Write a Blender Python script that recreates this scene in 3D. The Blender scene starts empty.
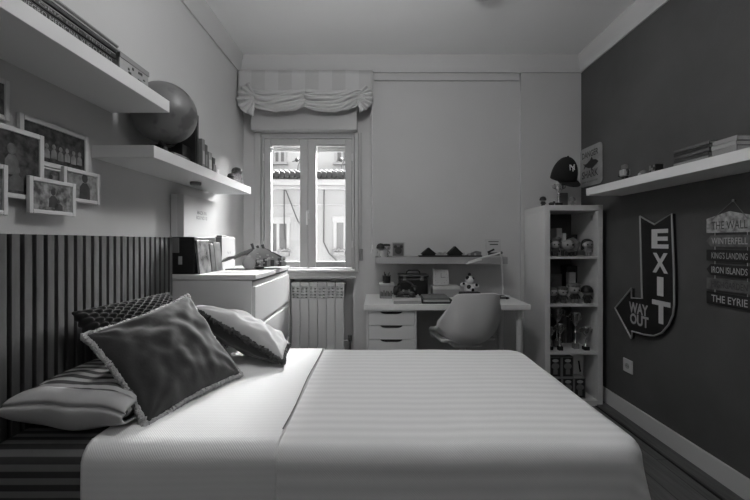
import bpy, bmesh, math, random
from mathutils import Vector, Matrix, noise
random.seed(7)
C = bpy.context.scene.collection
PI = math.pi

# ------------------------------------------------------------------ camera
cam_d = bpy.data.cameras.new('camera'); cam = bpy.data.objects.new('camera', cam_d); C.objects.link(cam)
cam.location = (0, 0, 1.2); cam.rotation_euler = (PI/2, 0, 0)
cam_d.sensor_width = 36; cam_d.lens = 18.0
cam_d.shift_x = -1/750; cam_d.shift_y = -8/750
cam_d.clip_start = 0.02
bpy.context.scene.camera = cam

# ------------------------------------------------------------------ world, sun, added fill lamps, exposure
W = bpy.data.worlds.new('sky'); bpy.context.scene.world = W; W.use_nodes = True
WB = W.node_tree.nodes['Background']; WB.inputs[0].default_value = (1, 1, 1, 1); WB.inputs[1].default_value = 2.0
sun_d = bpy.data.lights.new('sun', 'SUN'); sun_d.energy = 125.0; sun_d.angle = math.radians(70)
sun = bpy.data.objects.new('sun', sun_d); C.objects.link(sun)      # hazy sun behind the building across the street
sun.rotation_euler = Vector((-.54, -.69, -.48)).to_track_quat('-Z', 'Y').to_euler()
FILL_LAMP = 26.0           # glow of the unseen pendants added to brighten the room
VS = bpy.context.scene.view_settings
VS.view_transform = 'Standard'; VS.look = 'None'; VS.gamma = 1; VS.use_curve_mapping = False
VS.exposure = 0.4
bpy.context.scene.cycles.max_bounces = 10
bpy.context.scene.cycles.diffuse_bounces = 6
bpy.context.scene.cycles.sample_clamp_indirect = 6

# ------------------------------------------------------------------ helpers
def lin(s):
    s = s/255.0
    return s/12.92 if s <= 0.04045 else ((s+0.055)/1.055)**2.4

class NT:
    def __init__(s, m): s.t = m.node_tree; s.n = s.t.nodes; s.l = s.t.links
    def node(s, typ, **kw):
        n = s.n.new(typ)
        for k, v in kw.items(): setattr(n, k, v)
        return n
    def link(s, a, b): s.l.new(a, b)
    def math(s, op, a, b=None, c=None):
        n = s.n.new('ShaderNodeMath'); n.operation = op
        for i, x in enumerate((a, b, c)):
            if x is None: continue
            if isinstance(x, (int, float)): n.inputs[i].default_value = x
            else: s.l.new(x, n.inputs[i])
        return n.outputs[0]

def grey(v): return (v, v, v, 1)

MATS = {}
def mat(name, g, rough=0.6, metal=0.0, var=0.0, scale=8.0, bump=0.0, bscale=60.0, spec=0.5, stretch=(1, 1, 1), sheen=0.0, emit=0.0, coat=0.0):
    """g is the thing's own grey, 0..255 as displayed"""
    if name in MATS: return MATS[name]
    m = bpy.data.materials.new(name); m.use_nodes = True; N = NT(m)
    b = N.n['Principled BSDF']; a = lin(g)
    b.inputs['Base Color'].default_value = grey(a); b.inputs['Roughness'].default_value = rough
    b.inputs['Metallic'].default_value = metal; b.inputs['Specular IOR Level'].default_value = spec
    if sheen: b.inputs['Sheen Weight'].default_value = sheen
    if coat: b.inputs['Coat Weight'].default_value = coat
    if emit:
        b.inputs['Emission Color'].default_value = grey(1); b.inputs['Emission Strength'].default_value = emit
    tc = N.node('ShaderNodeTexCoord'); mp = N.node('ShaderNodeMapping'); mp.inputs['Scale'].default_value = stretch
    N.link(tc.outputs['Object'], mp.inputs[0])
    if var:
        nz = N.node('ShaderNodeTexNoise'); nz.inputs['Scale'].default_value = scale; nz.inputs['Detail'].default_value = 6
        N.link(mp.outputs[0], nz.inputs['Vector'])
        mr = N.node('ShaderNodeMapRange'); mr.inputs['From Min'].default_value = .3; mr.inputs['From Max'].default_value = .7
        mr.inputs['To Min'].default_value = a*(1-var); mr.inputs['To Max'].default_value = min(1, a*(1+var))
        N.link(nz.outputs[0], mr.inputs[0]); N.link(mr.outputs[0], b.inputs['Base Color'])
    if bump:
        n2 = N.node('ShaderNodeTexNoise'); n2.inputs['Scale'].default_value = bscale; n2.inputs['Detail'].default_value = 4
        N.link(mp.outputs[0], n2.inputs['Vector'])
        bp = N.node('ShaderNodeBump'); bp.inputs['Strength'].default_value = bump; bp.inputs['Distance'].default_value = .01
        N.link(n2.outputs[0], bp.inputs['Height']); N.link(bp.outputs[0], b.inputs['Normal'])
    MATS[name] = m
    return m

def stripe_mat(name, g1, g2, period, axis=1, duty=.5, rough=.85, soft=.12, bump=0.0, var=0.0, fine=0.0):
    """stripes along one UV direction (UVs are in metres)"""
    if name in MATS: return MATS[name]
    m = bpy.data.materials.new(name); m.use_nodes = True; N = NT(m); b = N.n['Principled BSDF']
    b.inputs['Roughness'].default_value = rough; b.inputs['Specular IOR Level'].default_value = .2
    uv = N.node('ShaderNodeUVMap'); sp = N.node('ShaderNodeSeparateXYZ'); N.link(uv.outputs[0], sp.inputs[0])
    f = N.math('FRACT', N.math('DIVIDE', sp.outputs[axis], period))
    tri = N.math('ABSOLUTE', N.math('SUBTRACT', f, .5))           # 0 at centre .. .5
    mr = N.node('ShaderNodeMapRange'); mr.inputs['From Min'].default_value = duty/2-soft/2; mr.inputs['From Max'].default_value = duty/2+soft/2
    mr.inputs['To Min'].default_value = lin(g1); mr.inputs['To Max'].default_value = lin(g2)
    N.link(tri, mr.inputs[0])
    N.link(mr.outputs[0], b.inputs['Base Color'])
    h = None
    if bump:
        h = N.math('MULTIPLY', tri, bump)
    if fine:
        w = N.math('SINE', N.math('MULTIPLY', sp.outputs[1], 2*PI/.007))
        w2 = N.math('SINE', N.math('MULTIPLY', sp.outputs[0], 2*PI/.007))
        w3 = N.math('MULTIPLY', N.math('MULTIPLY', w, w2), fine)
        h = w3 if h is None else N.math('ADD', h, w3)
    if h is not None:
        bp = N.node('ShaderNodeBump'); bp.inputs['Strength'].default_value = .6; bp.inputs['Distance'].default_value = .004
        N.link(h, bp.inputs['Height']); N.link(bp.outputs[0], b.inputs['Normal'])
    MATS[name] = m
    return m

def finish(me, smooth=True, ang=35):
    if smooth:
        for p in me.polygons: p.use_smooth = True
        me.set_sharp_from_angle(angle=math.radians(ang))

def link_mesh(name, me, m, parent=None):
    o = bpy.data.objects.new(name, me); C.objects.link(o)
    if m is not None: me.materials.append(m)
    if parent is not None: o.parent = parent
    return o

def tag(o, label=None, cat=None, group=None, kind=None):
    if label: o['label'] = label
    if cat: o['category'] = cat
    if group: o['group'] = group
    if kind: o['kind'] = kind
    return o

def thing(name, label, cat, group=None):
    o = bpy.data.objects.new(name, None); C.objects.link(o); o.empty_display_size = .05
    return tag(o, label, cat, group)

def frame_from(zaxis, xhint=None):
    z = Vector(zaxis).normalized()
    x = Vector(xhint) if xhint is not None else (Vector((1, 0, 0)) if abs(z.x) < .9 else Vector((0, 1, 0)))
    x = (x - z*x.dot(z)).normalized(); y = z.cross(x)
    return x, y, z

class MB:
    def __init__(s): s.bm = bmesh.new(); s.uv = None
    def _add(s, vs, fs):
        bv = [s.bm.verts.new(v) for v in vs]
        for f in fs:
            try: s.bm.faces.new([bv[i] for i in f])
            except ValueError: pass
        return bv
    def box(s, x0, x1, y0, y1, z0, z1, bev=0.0, seg=2, M=None):
        t = bmesh.new(); bmesh.ops.create_cube(t, size=1)
        for v in t.verts: v.co = Vector(((x0+x1)/2+v.co.x*(x1-x0), (y0+y1)/2+v.co.y*(y1-y0), (z0+z1)/2+v.co.z*(z1-z0)))
        if bev: bmesh.ops.bevel(t, geom=list(t.edges), offset=min(bev, .45*min(abs(x1-x0), abs(y1-y0), abs(z1-z0))), segments=seg, affect='EDGES', profile=.5)
        if M is not None: bmesh.ops.transform(t, matrix=M, verts=t.verts)
        s.merge(t); return s
    def merge(s, t):
        t.verts.index_update(); t.verts.ensure_lookup_table()
        nv = [s.bm.verts.new(v.co) for v in t.verts]
        for f in t.faces:
            try: s.bm.faces.new([nv[v.index] for v in f.verts])
            except ValueError: pass
        t.free()
    def tube(s, pts, r, seg=10, cap=True):
        pts = [Vector(p) for p in pts]; n = len(pts)
        rs = r if isinstance(r, (list, tuple)) else [r]*n
        rings = []; x = None
        for i, p in enumerate(pts):
            d = (pts[min(i+1, n-1)]-pts[max(i-1, 0)])
            if d.length < 1e-9: d = Vector((0, 0, 1))
            x, y, z = frame_from(d, x)
            rings.append([s.bm.verts.new(p + (x*math.cos(a)+y*math.sin(a))*rs[i]) for a in [2*PI*k/seg for k in range(seg)]])
        for a, b in zip(rings, rings[1:]):
            for k in range(seg): s.bm.faces.new((a[k], a[(k+1) % seg], b[(k+1) % seg], b[k]))
        if cap:
            s.bm.faces.new(rings[0][::-1]); s.bm.faces.new(rings[-1])
        return s
    def lathe(s, prof, c=(0, 0, 0), seg=24, axis=(0, 0, 1), xh=None, close=True):
        """prof: (radius, height) pairs"""
        x, y, z = frame_from(axis, xh); c = Vector(c); rings = []
        for r, h in prof:
            if r < 1e-6: rings.append([s.bm.verts.new(c+z*h)])
            else: rings.append([s.bm.verts.new(c+z*h+(x*math.cos(2*PI*k/seg)+y*math.sin(2*PI*k/seg))*r) for k in range(seg)])
        for a, b in zip(rings, rings[1:]):
            for k in range(seg):
                k2 = (k+1) % seg
                if len(a) == 1 and len(b) == 1: continue
                if len(a) == 1: s.bm.faces.new((a[0], b[k2], b[k]))
                elif len(b) == 1: s.bm.faces.new((a[k], a[k2], b[0]))
                else: s.bm.faces.new((a[k], a[k2], b[k2], b[k]))
        if close:
            if len(rings[0]) > 1: s.bm.faces.new(rings[0][::-1])
            if len(rings[-1]) > 1: s.bm.faces.new(rings[-1])
        return s
    def ball(s, c, r, sc=(1, 1, 1), seg=18, M=None):
        t = bmesh.new(); bmesh.ops.create_uvsphere(t, u_segments=seg, v_segments=max(6, seg//2), radius=r)
        for v in t.verts: v.co = Vector((v.co.x*sc[0], v.co.y*sc[1], v.co.z*sc[2]))
        if M is not None: bmesh.ops.transform(t, matrix=M, verts=t.verts)
        for v in t.verts: v.co += Vector(c)
        s.merge(t); return s
    def prism(s, poly, o, ax, ay, d, bev=0):
        """poly of (a,b) in the plane o + a*ax + b*ay, extruded along d"""
        o, ax, ay, d = Vector(o), Vector(ax), Vector(ay), Vector(d)
        A = [s.bm.verts.new(o+ax*a+ay*b) for a, b in poly]; B = [s.bm.verts.new(v.co+d) for v in A]
        n = len(A); s.bm.faces.new(A); s.bm.faces.new(B[::-1])
        for i in range(n): s.bm.faces.new((A[i], B[i], B[(i+1) % n], A[(i+1) % n]))
        return s
    def grid(s, fn, nu, nv, closed_u=False, uvfn=None):
        vs = [[s.bm.verts.new(fn(i/nu, j/nv)) for j in range(nv+1)] for i in range(nu+(0 if closed_u else 1))]
        if uvfn and s.uv is None: s.uv = s.bm.loops.layers.uv.new('UVMap')
        m = len(vs)
        for i in range(nu):
            for j in range(nv):
                i2 = (i+1) % m if closed_u else i+1
                f = s.bm.faces.new((vs[i][j], vs[i2][j], vs[i2][j+1], vs[i][j+1]))
                if uvfn:
                    for l, (a, b) in zip(f.loops, ((i, j), (i+1, j), (i+1, j+1), (i, j+1))): l[s.uv].uv = uvfn(a/nu, b/nv)
        return s
    def text(s, string, o, ax, ay, w, h, depth=.002, bold=0.0, keep=True):
        """lettering filling the box o .. o+ax*w+ay*h, standing out along ax x ay"""
        cu = bpy.data.curves.new('t', 'FONT'); cu.body = string; cu.size = 1; cu.offset = bold; cu.extrude = 0; cu.resolution_u = 3
        ob = bpy.data.objects.new('t', cu); C.objects.link(ob)
        bpy.context.view_layer.update()
        me = bpy.data.meshes.new_from_object(ob.evaluated_get(bpy.context.evaluated_depsgraph_get()))
        bpy.data.objects.remove(ob); bpy.data.curves.remove(cu)
        if not me.vertices: return s
        xs = [v.co.x for v in me.vertices]; ys = [v.co.y for v in me.vertices]
        x0, x1, y0, y1 = min(xs), max(xs), min(ys), max(ys)
        sx = w/max(1e-6, x1-x0); sy = h/max(1e-6, y1-y0)
        o, ax, ay = Vector(o), Vector(ax).normalized(), Vector(ay).normalized(); n = ax.cross(ay)
        def P(v, k): return o+ax*((v.co.x-x0)*sx)+ay*((v.co.y-y0)*sy)+n*k
        top = [s.bm.verts.new(P(v, depth)) for v in me.vertices]
        for p in me.polygons:
            try: s.bm.faces.new([top[i] for i in p.vertices])
            except ValueError: pass
        bpy.data.meshes.remove(me)
        return s
    def build(s, name, m, parent=None, smooth=True, ang=50, recalc=True, label=None):
        if recalc: bmesh.ops.recalc_face_normals(s.bm, faces=s.bm.faces)
        me = bpy.data.meshes.new(name); s.bm.to_mesh(me); s.bm.free()
        finish(me, smooth, ang)
        o = link_mesh(name, me, m, parent)
        if label: o['label'] = label
        if smooth and len(me.polygons) < 3000 and ang <= 50:
            w = o.modifiers.new('w', 'WEIGHTED_NORMAL'); w.keep_sharp = True
        return o

def box_obj(name, m, x0, x1, y0, y1, z0, z1, bev=.002, parent=None): return MB().box(x0, x1, y0, y1, z0, z1, bev).build(name, m, parent)
def struct(o): o['kind'] = 'structure'; return o
def copy_tree(o, parent=None, **props):
    c = o.copy(); C.objects.link(c); c.parent = parent
    for ch in list(o.children): copy_tree(ch, c)
    for k, v in props.items(): c[k] = v
    return c
# a pixel of the photograph on a plane of the room (for measuring where the walls' things hang)
def on_x(u, v, X): Y = X*375/(u-376); return Vector((X, Y, 1.2-(v-242)*Y/375))
def on_y(u, v, Y): return Vector(((u-376)*Y/375, Y, 1.2-(v-242)*Y/375))

XL, XR, YB, ZC = -1.143, 1.714, 3.15, 2.74      # left wall, right wall, back wall, ceiling
YN = 3.235                                      # back of the shallow window niche
YF = -1.5                                       # wall behind the camera

# ------------------------------------------------------------------ materials of the room
M_wall = mat('white_plaster', 190, .9, var=.03, scale=2, bump=.04, bscale=120, spec=.2)
M_ceil = mat('ceiling_paint', 245, .95, var=.02, scale=1.5, spec=.1)
M_dark = mat('charcoal_wall_paint', 82, .85, var=.14, scale=2.5, bump=.08, bscale=60, spec=.25)
M_trim = mat('white_trim_paint', 205, .55)
M_white = mat('white_lacquer', 205, .45, spec=.4)
M_whiteshelf = mat('white_shelf_foil', 215, .5, spec=.4)
M_frame = mat('window_frame_paint', 178, .5)
M_pvc = mat('white_plastic', 205, .4)
M_black = mat('black_plastic', 22, .45)
M_soft = mat('black_matte', 14, .8)
M_dgrey = mat('dark_grey', 55, .6)
M_mgrey = mat('mid_grey', 110, .6)
M_lgrey = mat('light_grey', 165, .6)
M_paper = mat('paper_white', 215, .8)
M_chrome = mat('silver_metal', 190, .25, metal=1)
M_dmetal = mat('dark_metal', 90, .35, metal=1)

# ------------------------------------------------------------------ the room shell
def wood_floor():
    m = bpy.data.materials.new('dark_plank_floor'); m.use_nodes = True; N = NT(m); b = N.n['Principled BSDF']
    tc = N.node('ShaderNodeTexCoord'); mp = N.node('ShaderNodeMapping'); mp.inputs['Rotation'].default_value = (0, 0, math.radians(90))
    N.link(tc.outputs['Object'], mp.inputs[0])
    br = N.node('ShaderNodeTexBrick'); br.inputs['Scale'].default_value = 1; br.inputs['Brick Width'].default_value = 1.1; br.inputs['Row Height'].default_value = .14
    br.inputs['Mortar Size'].default_value = .002; br.inputs['Color1'].default_value = grey(lin(112)); br.inputs['Color2'].default_value = grey(lin(92)); br.inputs['Mortar'].default_value = grey(lin(25))
    N.link(mp.outputs[0], br.inputs['Vector'])
    nz = N.node('ShaderNodeTexNoise'); nz.inputs['Scale'].default_value = 6; nz.inputs['Detail'].default_value = 8
    mp2 = N.node('ShaderNodeMapping'); mp2.inputs['Scale'].default_value = (9, .8, 1); N.link(tc.outputs['Object'], mp2.inputs[0]); N.link(mp2.outputs[0], nz.inputs['Vector'])
    mx = N.node('ShaderNodeMix'); mx.data_type = 'RGBA'; mx.blend_type = 'MULTIPLY'; mx.inputs['Factor'].default_value = .7
    N.link(br.outputs['Color'], mx.inputs['A']); N.link(nz.outputs['Color'], mx.inputs['B'])
    mr = N.node('ShaderNodeMapRange'); mr.inputs['From Min'].default_value = .3; mr.inputs['From Max'].default_value = .7; mr.inputs['To Min'].default_value = .5; mr.inputs['To Max'].default_value = 1.3
    N.link(nz.outputs[0], mr.inputs[0]); N.link(mr.outputs[0], mx.inputs['B'])
    N.link(mx.outputs['Result'], b.inputs['Base Color']); b.inputs['Roughness'].default_value = .38
    return m
M_floor = wood_floor()
struct(MB().box(XL-.1, XR+.1, YF-.1, YN+.3, -.12, 0).build('floor', M_floor))
struct(MB().box(XL-.1, XR+.1, YF-.1, YN+.3, ZC, ZC+.12).build('ceiling', M_ceil))
struct(MB().box(XL-.2, XL, YF-.1, YN+.3, -.12, ZC+.12).build('wall_left', M_wall))
struct(MB().box(XR, XR+.2, YF-.1, YN+.3, -.12, ZC+.12).build('wall_right', M_dark))
struct(MB().box(XL-.2, XR+.2, YF-.1, YF, -.12, ZC+.12).build('wall_behind', mat('rear_wall_paint', 205, .9)))
# back wall with a shallow niche for the window (x < -.03) and the radiator recess below it
NX = -.035                                     # right edge of the niche
wx0, wx1, wz0, wz1 = -.99, -.185, .955, 2.115  # window opening
rx0, rx1, rz1 = -.742, -.196, .885             # radiator recess
bw = MB()
bw.box(NX, XR, YB, YN+.3, 0, ZC)                             # right of the niche
bw.box(XL, NX, YN, YN+.3, wz1, ZC)                           # above the window
bw.box(XL, wx0, YN, YN+.3, 0, wz1); bw.box(wx1, NX, YN, YN+.3, 0, wz1)
bw.box(wx0, wx1, YN, YN+.3, rz1, wz0)
bw.box(wx0, rx0, YN, YN+.3, 0, rz1); bw.box(rx1, wx1, YN, YN+.3, 0, rz1)
bw.box(rx0, rx1, YN+.16, YN+.3, 0, rz1)
bw.box(1.21, XR, YB-.018, YB, 0, ZC)                          # slight pier behind the bookcase
struct(bw.build('wall_back', M_wall, smooth=False))
struct(MB().box(XL, NX-.0, YB-.01, YN, 2.62, ZC).build('trim_1', M_wall))   # lintel over the niche, behind the blind

# crown moulding: stepped cove on left, back and right
def crown(name, a, b, inward):
    prof = [(0, 0), (.012, 0), (.016, .012), (.03, .03), (.034, .07), (.05, .10), (.055, .128), (0, .128)]
    a, b, n = Vector(a), Vector(b), Vector(inward)
    mb = MB(); A = [mb.bm.verts.new(a+n*p+Vector((0, 0, z))) for p, z in prof]; B = [mb.bm.verts.new(b+n*p+Vector((0, 0, z))) for p, z in prof]
    k = len(prof)
    for i in range(k): mb.bm.faces.new((A[i], B[i], B[(i+1) % k], A[(i+1) % k]))
    mb.bm.faces.new(A); mb.bm.faces.new(B[::-1])
    return struct(mb.build(name, mat('crown_paint', 200, .9, spec=.1)))
crown('trim_2', (XL, YF, 2.612), (XL, YB, 2.612), (1, 0, 0))
crown('trim_3', (XR, YF, 2.612), (XR, YB, 2.612), (-1, 0, 0))
crown('trim_4', (XL, YB-.02, 2.612), (XR, YB-.02, 2.612), (0, -1, 0))
struct(MB().box(NX+.02, 1.2, YB-.02, YB, 2.55, 2.612, .004).build('trim_5', M_wall))
# baseboards and the border strip of the floor
struct(MB().box(XR-.014, XR, YF, YB-.02, 0, .115, .004).build('baseboard_right', M_trim))
struct(MB().box(NX, 1.21, YB-.014, YB, 0, .115, .004).build('baseboard_back', M_trim))
M_border = mat('border_board_wood', 84, .4, var=.35, scale=5, stretch=(12, 1, 1))
struct(MB().box(1.615, XR-.014, YF, YB-.02, .0, .012, .002).build('trim_6', M_border))
struct(MB().box(1.603, 1.613, YF, YB-.02, .0, .004).build('trim_7', M_soft))

# ------------------------------------------------------------------ window
def mat_glass():
    m = bpy.data.materials.new('window_glass'); m.use_nodes = True; N = NT(m)
    for n in list(N.n): N.n.remove(n)
    out = N.node('ShaderNodeOutputMaterial'); t = N.node('ShaderNodeBsdfTransparent'); g = N.node('ShaderNodeBsdfGlossy'); g.inputs['Roughness'].default_value = .02
    mx = N.node('ShaderNodeMixShader'); fr = N.node('ShaderNodeFresnel'); fr.inputs[0].default_value = 1.45
    N.link(fr.outputs[0], mx.inputs[0]); N.link(t.outputs[0], mx.inputs[1]); N.link(g.outputs[0], mx.inputs[2]); N.link(mx.outputs[0], out.inputs[0])
    return m
M_glass = mat_glass()
WY = YN-.005
win = struct(bpy.data.objects.new('window_1', None)); C.objects.link(win)
f = MB()
ox0, ox1, oz0, oz1 = -.985, -.187, .962, 2.112
f.box(ox0, ox0+.02, WY, WY+.09, oz0, oz1, .003); f.box(ox1-.02, ox1, WY, WY+.09, oz0, oz1, .003)
f.box(ox0+.02, ox1-.02, WY, WY+.09, oz1-.018, oz1, .003); f.box(ox0+.02, ox1-.02, WY, WY+.09, oz0, oz0+.012, .003)
f.box(-.596, -.576, WY+.004, WY+.06, .972, 2.10, .003)
f.build('window_frame', M_frame, win)
# casing around the window
cs = MB(); cs.box(ox0-.055, ox0-.004, WY-.022, WY+.004, oz0-.02, 2.14, .003); cs.box(ox1+.004, ox1+.035, WY-.022, WY+.004, oz0-.02, 2.14, .003)
cs.build('window_casing', M_frame, win)
for (a, b, ga, gb) in ((-.962, -.590, -.907, -.655), (-.582, -.207, -.518, -.265)):
    s = MB(); y0, y1 = WY+.0, WY+.055; z0, z1 = .978, 2.09; gz0, gz1 = 1.032, 2.035
    s.box(a, ga, y0, y1, z0, z1, .005); s.box(gb, b, y0, y1, z0, z1, .005)
    s.box(ga, gb, y0+.001, y1, z0, gz0, .005); s.box(ga, gb, y0+.001, y1, gz1, z1, .005)
    sash = s.build('sash', M_frame, win)
    MB().box(ga-.004, gb+.004, WY+.03, WY+.034, gz0-.004, gz1+.004).build('pane', M_glass, sash)
    bl = MB()
    for k in range(3): bl.box(ga+.004, gb-.004, WY+.06, WY+.075, 1.992+k*.015, 2.004+k*.015, .003)
    bl.build('shutter_slats', M_frame, win)
    for z in (1.15, 1.9):
        MB().tube([(a-.004 if a < -.8 else b+.004, WY-.006, z), (a-.004 if a < -.8 else b+.004, WY-.006, z+.06)], .006).build('hinge', M_pvc, win)
hd = MB(); hd.box(-.60, -.572, WY-.014, WY, 1.40, 1.475, .004); hd.build('handle_plate', M_pvc, win)
MB().tube([(-.586, WY-.013, 1.455), (-.586, WY-.045, 1.455), (-.586, WY-.05, 1.44), (-.586, WY-.048, 1.345)], .008).build('window_handle', mat('handle_white', 240, .35), win)
struct(MB().box(ox0-.05, ox1+.04, WY-.022, WY+.01, .935, .96, .006).build('sill', M_frame)).name = 'trim_8'
# shutter box above window
struct(MB().box(-1.05, -.16, YB-.01, WY+.01, 2.14, 2.33, .006).build('shutter_box', M_frame)).name = 'trim_9'
struct(MB().box(rx0-.02, rx1+.02, WY-.012, WY+.004, rz1, rz1+.02, .003).build('trim_10', M_frame))

# ------------------------------------------------------------------ outside: facade across the street
M_fac = mat('pale_render_facade', 130, .9, var=.02, scale=1)
M_fac2 = mat('pale_cornice', 142, .9)
M_tile = mat('clay_roof_tile', 30, .85, var=.35, scale=9)
M_shut = mat('dark_window_glass', 75, .3)
FY = 8.2
b = thing('apartment_building', 'pale rendered building across the street with a band of clay roof tiles', 'building')
MB().box(-9, 7, FY+1.2, FY+4, 2.2, 3.8).build('upper_wall', mat('pale_upper_facade', 160, .9), b)
MB().box(-9, 7, FY, FY+4, -7, 2.54).build('lower_wall', M_fac, b)
c = MB(); c.box(-9, 7, FY-.16, FY, 2.42, 2.55, .01); c.box(-9, 7, FY-.08, FY, 2.34, 2.42, .01); c.box(-9, 7, FY-.03, FY, 2.0, 2.02, .004)
c.build('cornice', M_fac2, b)
tl = MB()
for k in range(100):
    x = -7.5+k*.112
    tl.tube([(x, FY-.22, 2.60), (x, FY+1.2, 2.95)], .046, seg=8)
    tl.tube([(x+.02, FY-.25, 2.64), (x-.0, FY-.05, 2.70)], .056, seg=8)
    tl.tube([(x+.03, FY-.08, 2.70), (x+.01, FY+.15, 2.77)], .054, seg=8)
tl.build('roof_tiles', M_tile, b)
def ext_window(x0, x1, z0, z1, y):
    w = MB(); w.box(x0-.09, x1+.09, y-.03, y+.005, z1, z1+.14, .006); w.box(x0-.07, x0, y-.03, y+.005, z0, z1, .004); w.box(x1, x1+.07, y-.03, y+.005, z0, z1, .004); w.box(x0-.1, x1+.1, y-.08, y+.005, z0-.07, z0, .006)
    w.box((x0+x1)/2-.03, (x0+x1)/2+.03, y-.02, y+.005, z0, z1)
    o = w.build('window', M_fac2, b); MB().box(x0, x1, y-.008, y+.002, z0, z1).build('pane', M_shut, o)
ext_window(-2.33, -1.95, 1.0, 1.60, FY); ext_window(-.86, -.50, 1.04, 1.62, FY)
ext_window(-2.52, -2.30, 3.20, 3.52, FY+1.2); ext_window(-.97, -.72, 3.20, 3.55, FY+1.2)
ext_window(-4.4, -4.0, 1.0, 1.6, FY); ext_window(1.3, 1.7, 1.0, 1.6, FY)
cb = MB()
cb.tube([(-2.0, FY-.03, 2.34), (-2.0, FY-.03, 1.5), (-1.99, FY-.03, 1.25)], .012, 6); cb.tube([(-1.97, FY-.03, 2.34), (-1.7, FY-.03, 1.65), (-1.38, FY-.03, 1.25), (-1.36, FY-.03, .3), (-1.36, FY-.03, -1)], .012, 6)
cb.tube([(-1.13, FY-.03, 2.34), (-1.14, FY-.03, 1.2), (-1.02, FY-.03, .95), (-.86, FY-.03, .8), (-.84, FY-.03, .55)], .012, 6); cb.build('facade_cable', M_dgrey, b)
for x in (-1.98, -.80):
    ft = MB(); ft.box(x-.12, x+.12, FY-.2, FY-.08, .90, .99, .01)
    for k in range(7): ft.ball((x-.11+k*.037, FY-.14, 1.01+.02*(k % 2)), .035, seg=8)
    ft.build('window_box', M_mgrey, b)
for x in (-1.75, -.78):
    an = MB(); an.tube([(x, FY+.1, 2.6), (x+.03, FY+.1, 2.9), (x+.14, FY+.1, 3.14)], .012, 6); an.tube([(x-.1, FY+.1, 2.98), (x+.2, FY+.1, 3.06)], .01, 6)
    an.ball((x+.16, FY+.1, 3.15), .05, seg=8); an.ball((x+.0, FY+.1, 3.02), .05, seg=8)
    an.build('antenna', M_dgrey, b)
st = struct(MB().box(-14, 14, YN+.4, 30, -7.2, -7).build('street', mat('street_paving', 200, .9, var=.05)))

# ------------------------------------------------------------------ radiator in its recess
rad = thing('radiator', 'white aluminium column radiator in the recess under the window', 'radiator')
RY = YN+.015
for k in range(6):
    x0 = -.735+k*.0765; s = MB()
    s.box(x0+.0015, x0+.075, RY, RY+.012, .27, .715, .005)
    s.box(x0+.028, x0+.047, RY+.012, RY+.085, .27, .83, .004)
    s.box(x0+.0015, x0+.075, RY+.0, RY+.085, .815, .850, .006); s.box(x0+.0015, x0+.009, RY, RY+.03, .70, .815); s.box(x0+.0675, x0+.075, RY, RY+.03, .70, .815)
    for q in range(4): s.box(x0+.006, x0+.069, RY+.006+.003*q, RY+.03, .722+.026*q, .736+.026*q, .004)
    s.box(x0+.003, x0+.0725, RY, RY+.085, .25, .275, .006)
    s.build('radiator_section', M_white, rad)
v = MB(); v.tube([(-.277, RY+.045, .335), (-.23, RY+.045, .335), (-.23, RY+.045, .0)], .009); v.lathe([(.014, 0), (.018, .01), (.018, .05), (.012, .055)], (-.23, RY+.045, .33)); v.build('radiator_valve', M_chrome, rad)
MB().tube([(-.277, RY+.045, .838), (-.262, RY+.045, .838)], .012).build('bleed_plug', M_chrome, rad)
MB().box(-.70, -.33, RY+.03, RY+.06, 0, .252, .003).build('radiator_support', M_white, rad)

# ------------------------------------------------------------------ roman blind gathered over the window
def blind_mat():
    m = bpy.data.materials.new('striped_blind_cloth'); m.use_nodes = True; N = NT(m); b = N.n['Principled BSDF']
    uv = N.node('ShaderNodeUVMap'); sp = N.node('ShaderNodeSeparateXYZ'); N.link(uv.outputs[0], sp.inputs[0])
    f = N.math('GREATER_THAN', N.math('FRACT', N.math('DIVIDE', sp.outputs[0], .22)), .5)
    mr = N.node('ShaderNodeMapRange'); mr.inputs['To Min'].default_value = lin(194); mr.inputs['To Max'].default_value = lin(184); N.link(f, mr.inputs[0])
    N.link(mr.outputs[0], b.inputs['Base Color']); b.inputs['Roughness'].default_value = .9; b.inputs['Specular IOR Level'].default_value = .1
    return m
bx0, bx1 = -1.130, -.025; BWd = bx1-bx0
blind = thing('roman_blind', 'pale striped balloon blind pulled up in two swags above the window', 'blind')
M_blind = blind_mat(); BY = YB-.075
g = MB()
def flat(s, t):       # the flat upper cloth
    x = bx0+s*BWd; return Vector((x, BY-.006*math.sin(s*PI*2.0)**2*(1-t), 2.607-(.22)*(1-t)))
g.grid(flat, 48, 6, uvfn=lambda s, t: (s*BWd, t*.25)); up = g.build('upper_cloth', M_blind, blind)
mo = up.modifiers.new('s', 'SOLIDIFY'); mo.thickness = .004
# swag: deep folds hanging between three pinch points
g = MB(); pins = [.125, .50, .875]
def swag(s, t):
    x = .06+s*.88
    if x < pins[0]: q = 0
    elif x > pins[2]: q = 0
    else:
        k = 0 if x < pins[1] else 1; q = (x-pins[k])/(pins[k+1]-pins[k])
    sag = math.sin(PI*q)**.7 if 0 < q < 1 else 0
    top = 2.445-.018*sag; bot = 2.305-.045*sag
    z = top+(bot-top)*t
    bulge = .012+.075*math.sin(PI*min(1, t*.93+.04))**.7*(.30+.70*sag)
    ph = t*PI*2*3.2-.9*sag*PI+.5*math.sin(x*23)
    folds = .016*math.sin(ph)*math.sin(PI*min(1, t+.02))*(1-.35*sag)+.006*math.sin(ph*2.3+x*31)
    return Vector((bx0+x*BWd, BY-.004-max(0, bulge+folds), z))
g.grid(swag, 110, 60, uvfn=lambda s, t: ((.06+s*.88)*BWd, t*.25)); sw = g.build('swag', mat('blind_cloth_plain', 196, .9, spec=.1), blind, ang=80)
sw.modifiers.new('s', 'SOLIDIFY').thickness = .004
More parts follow.
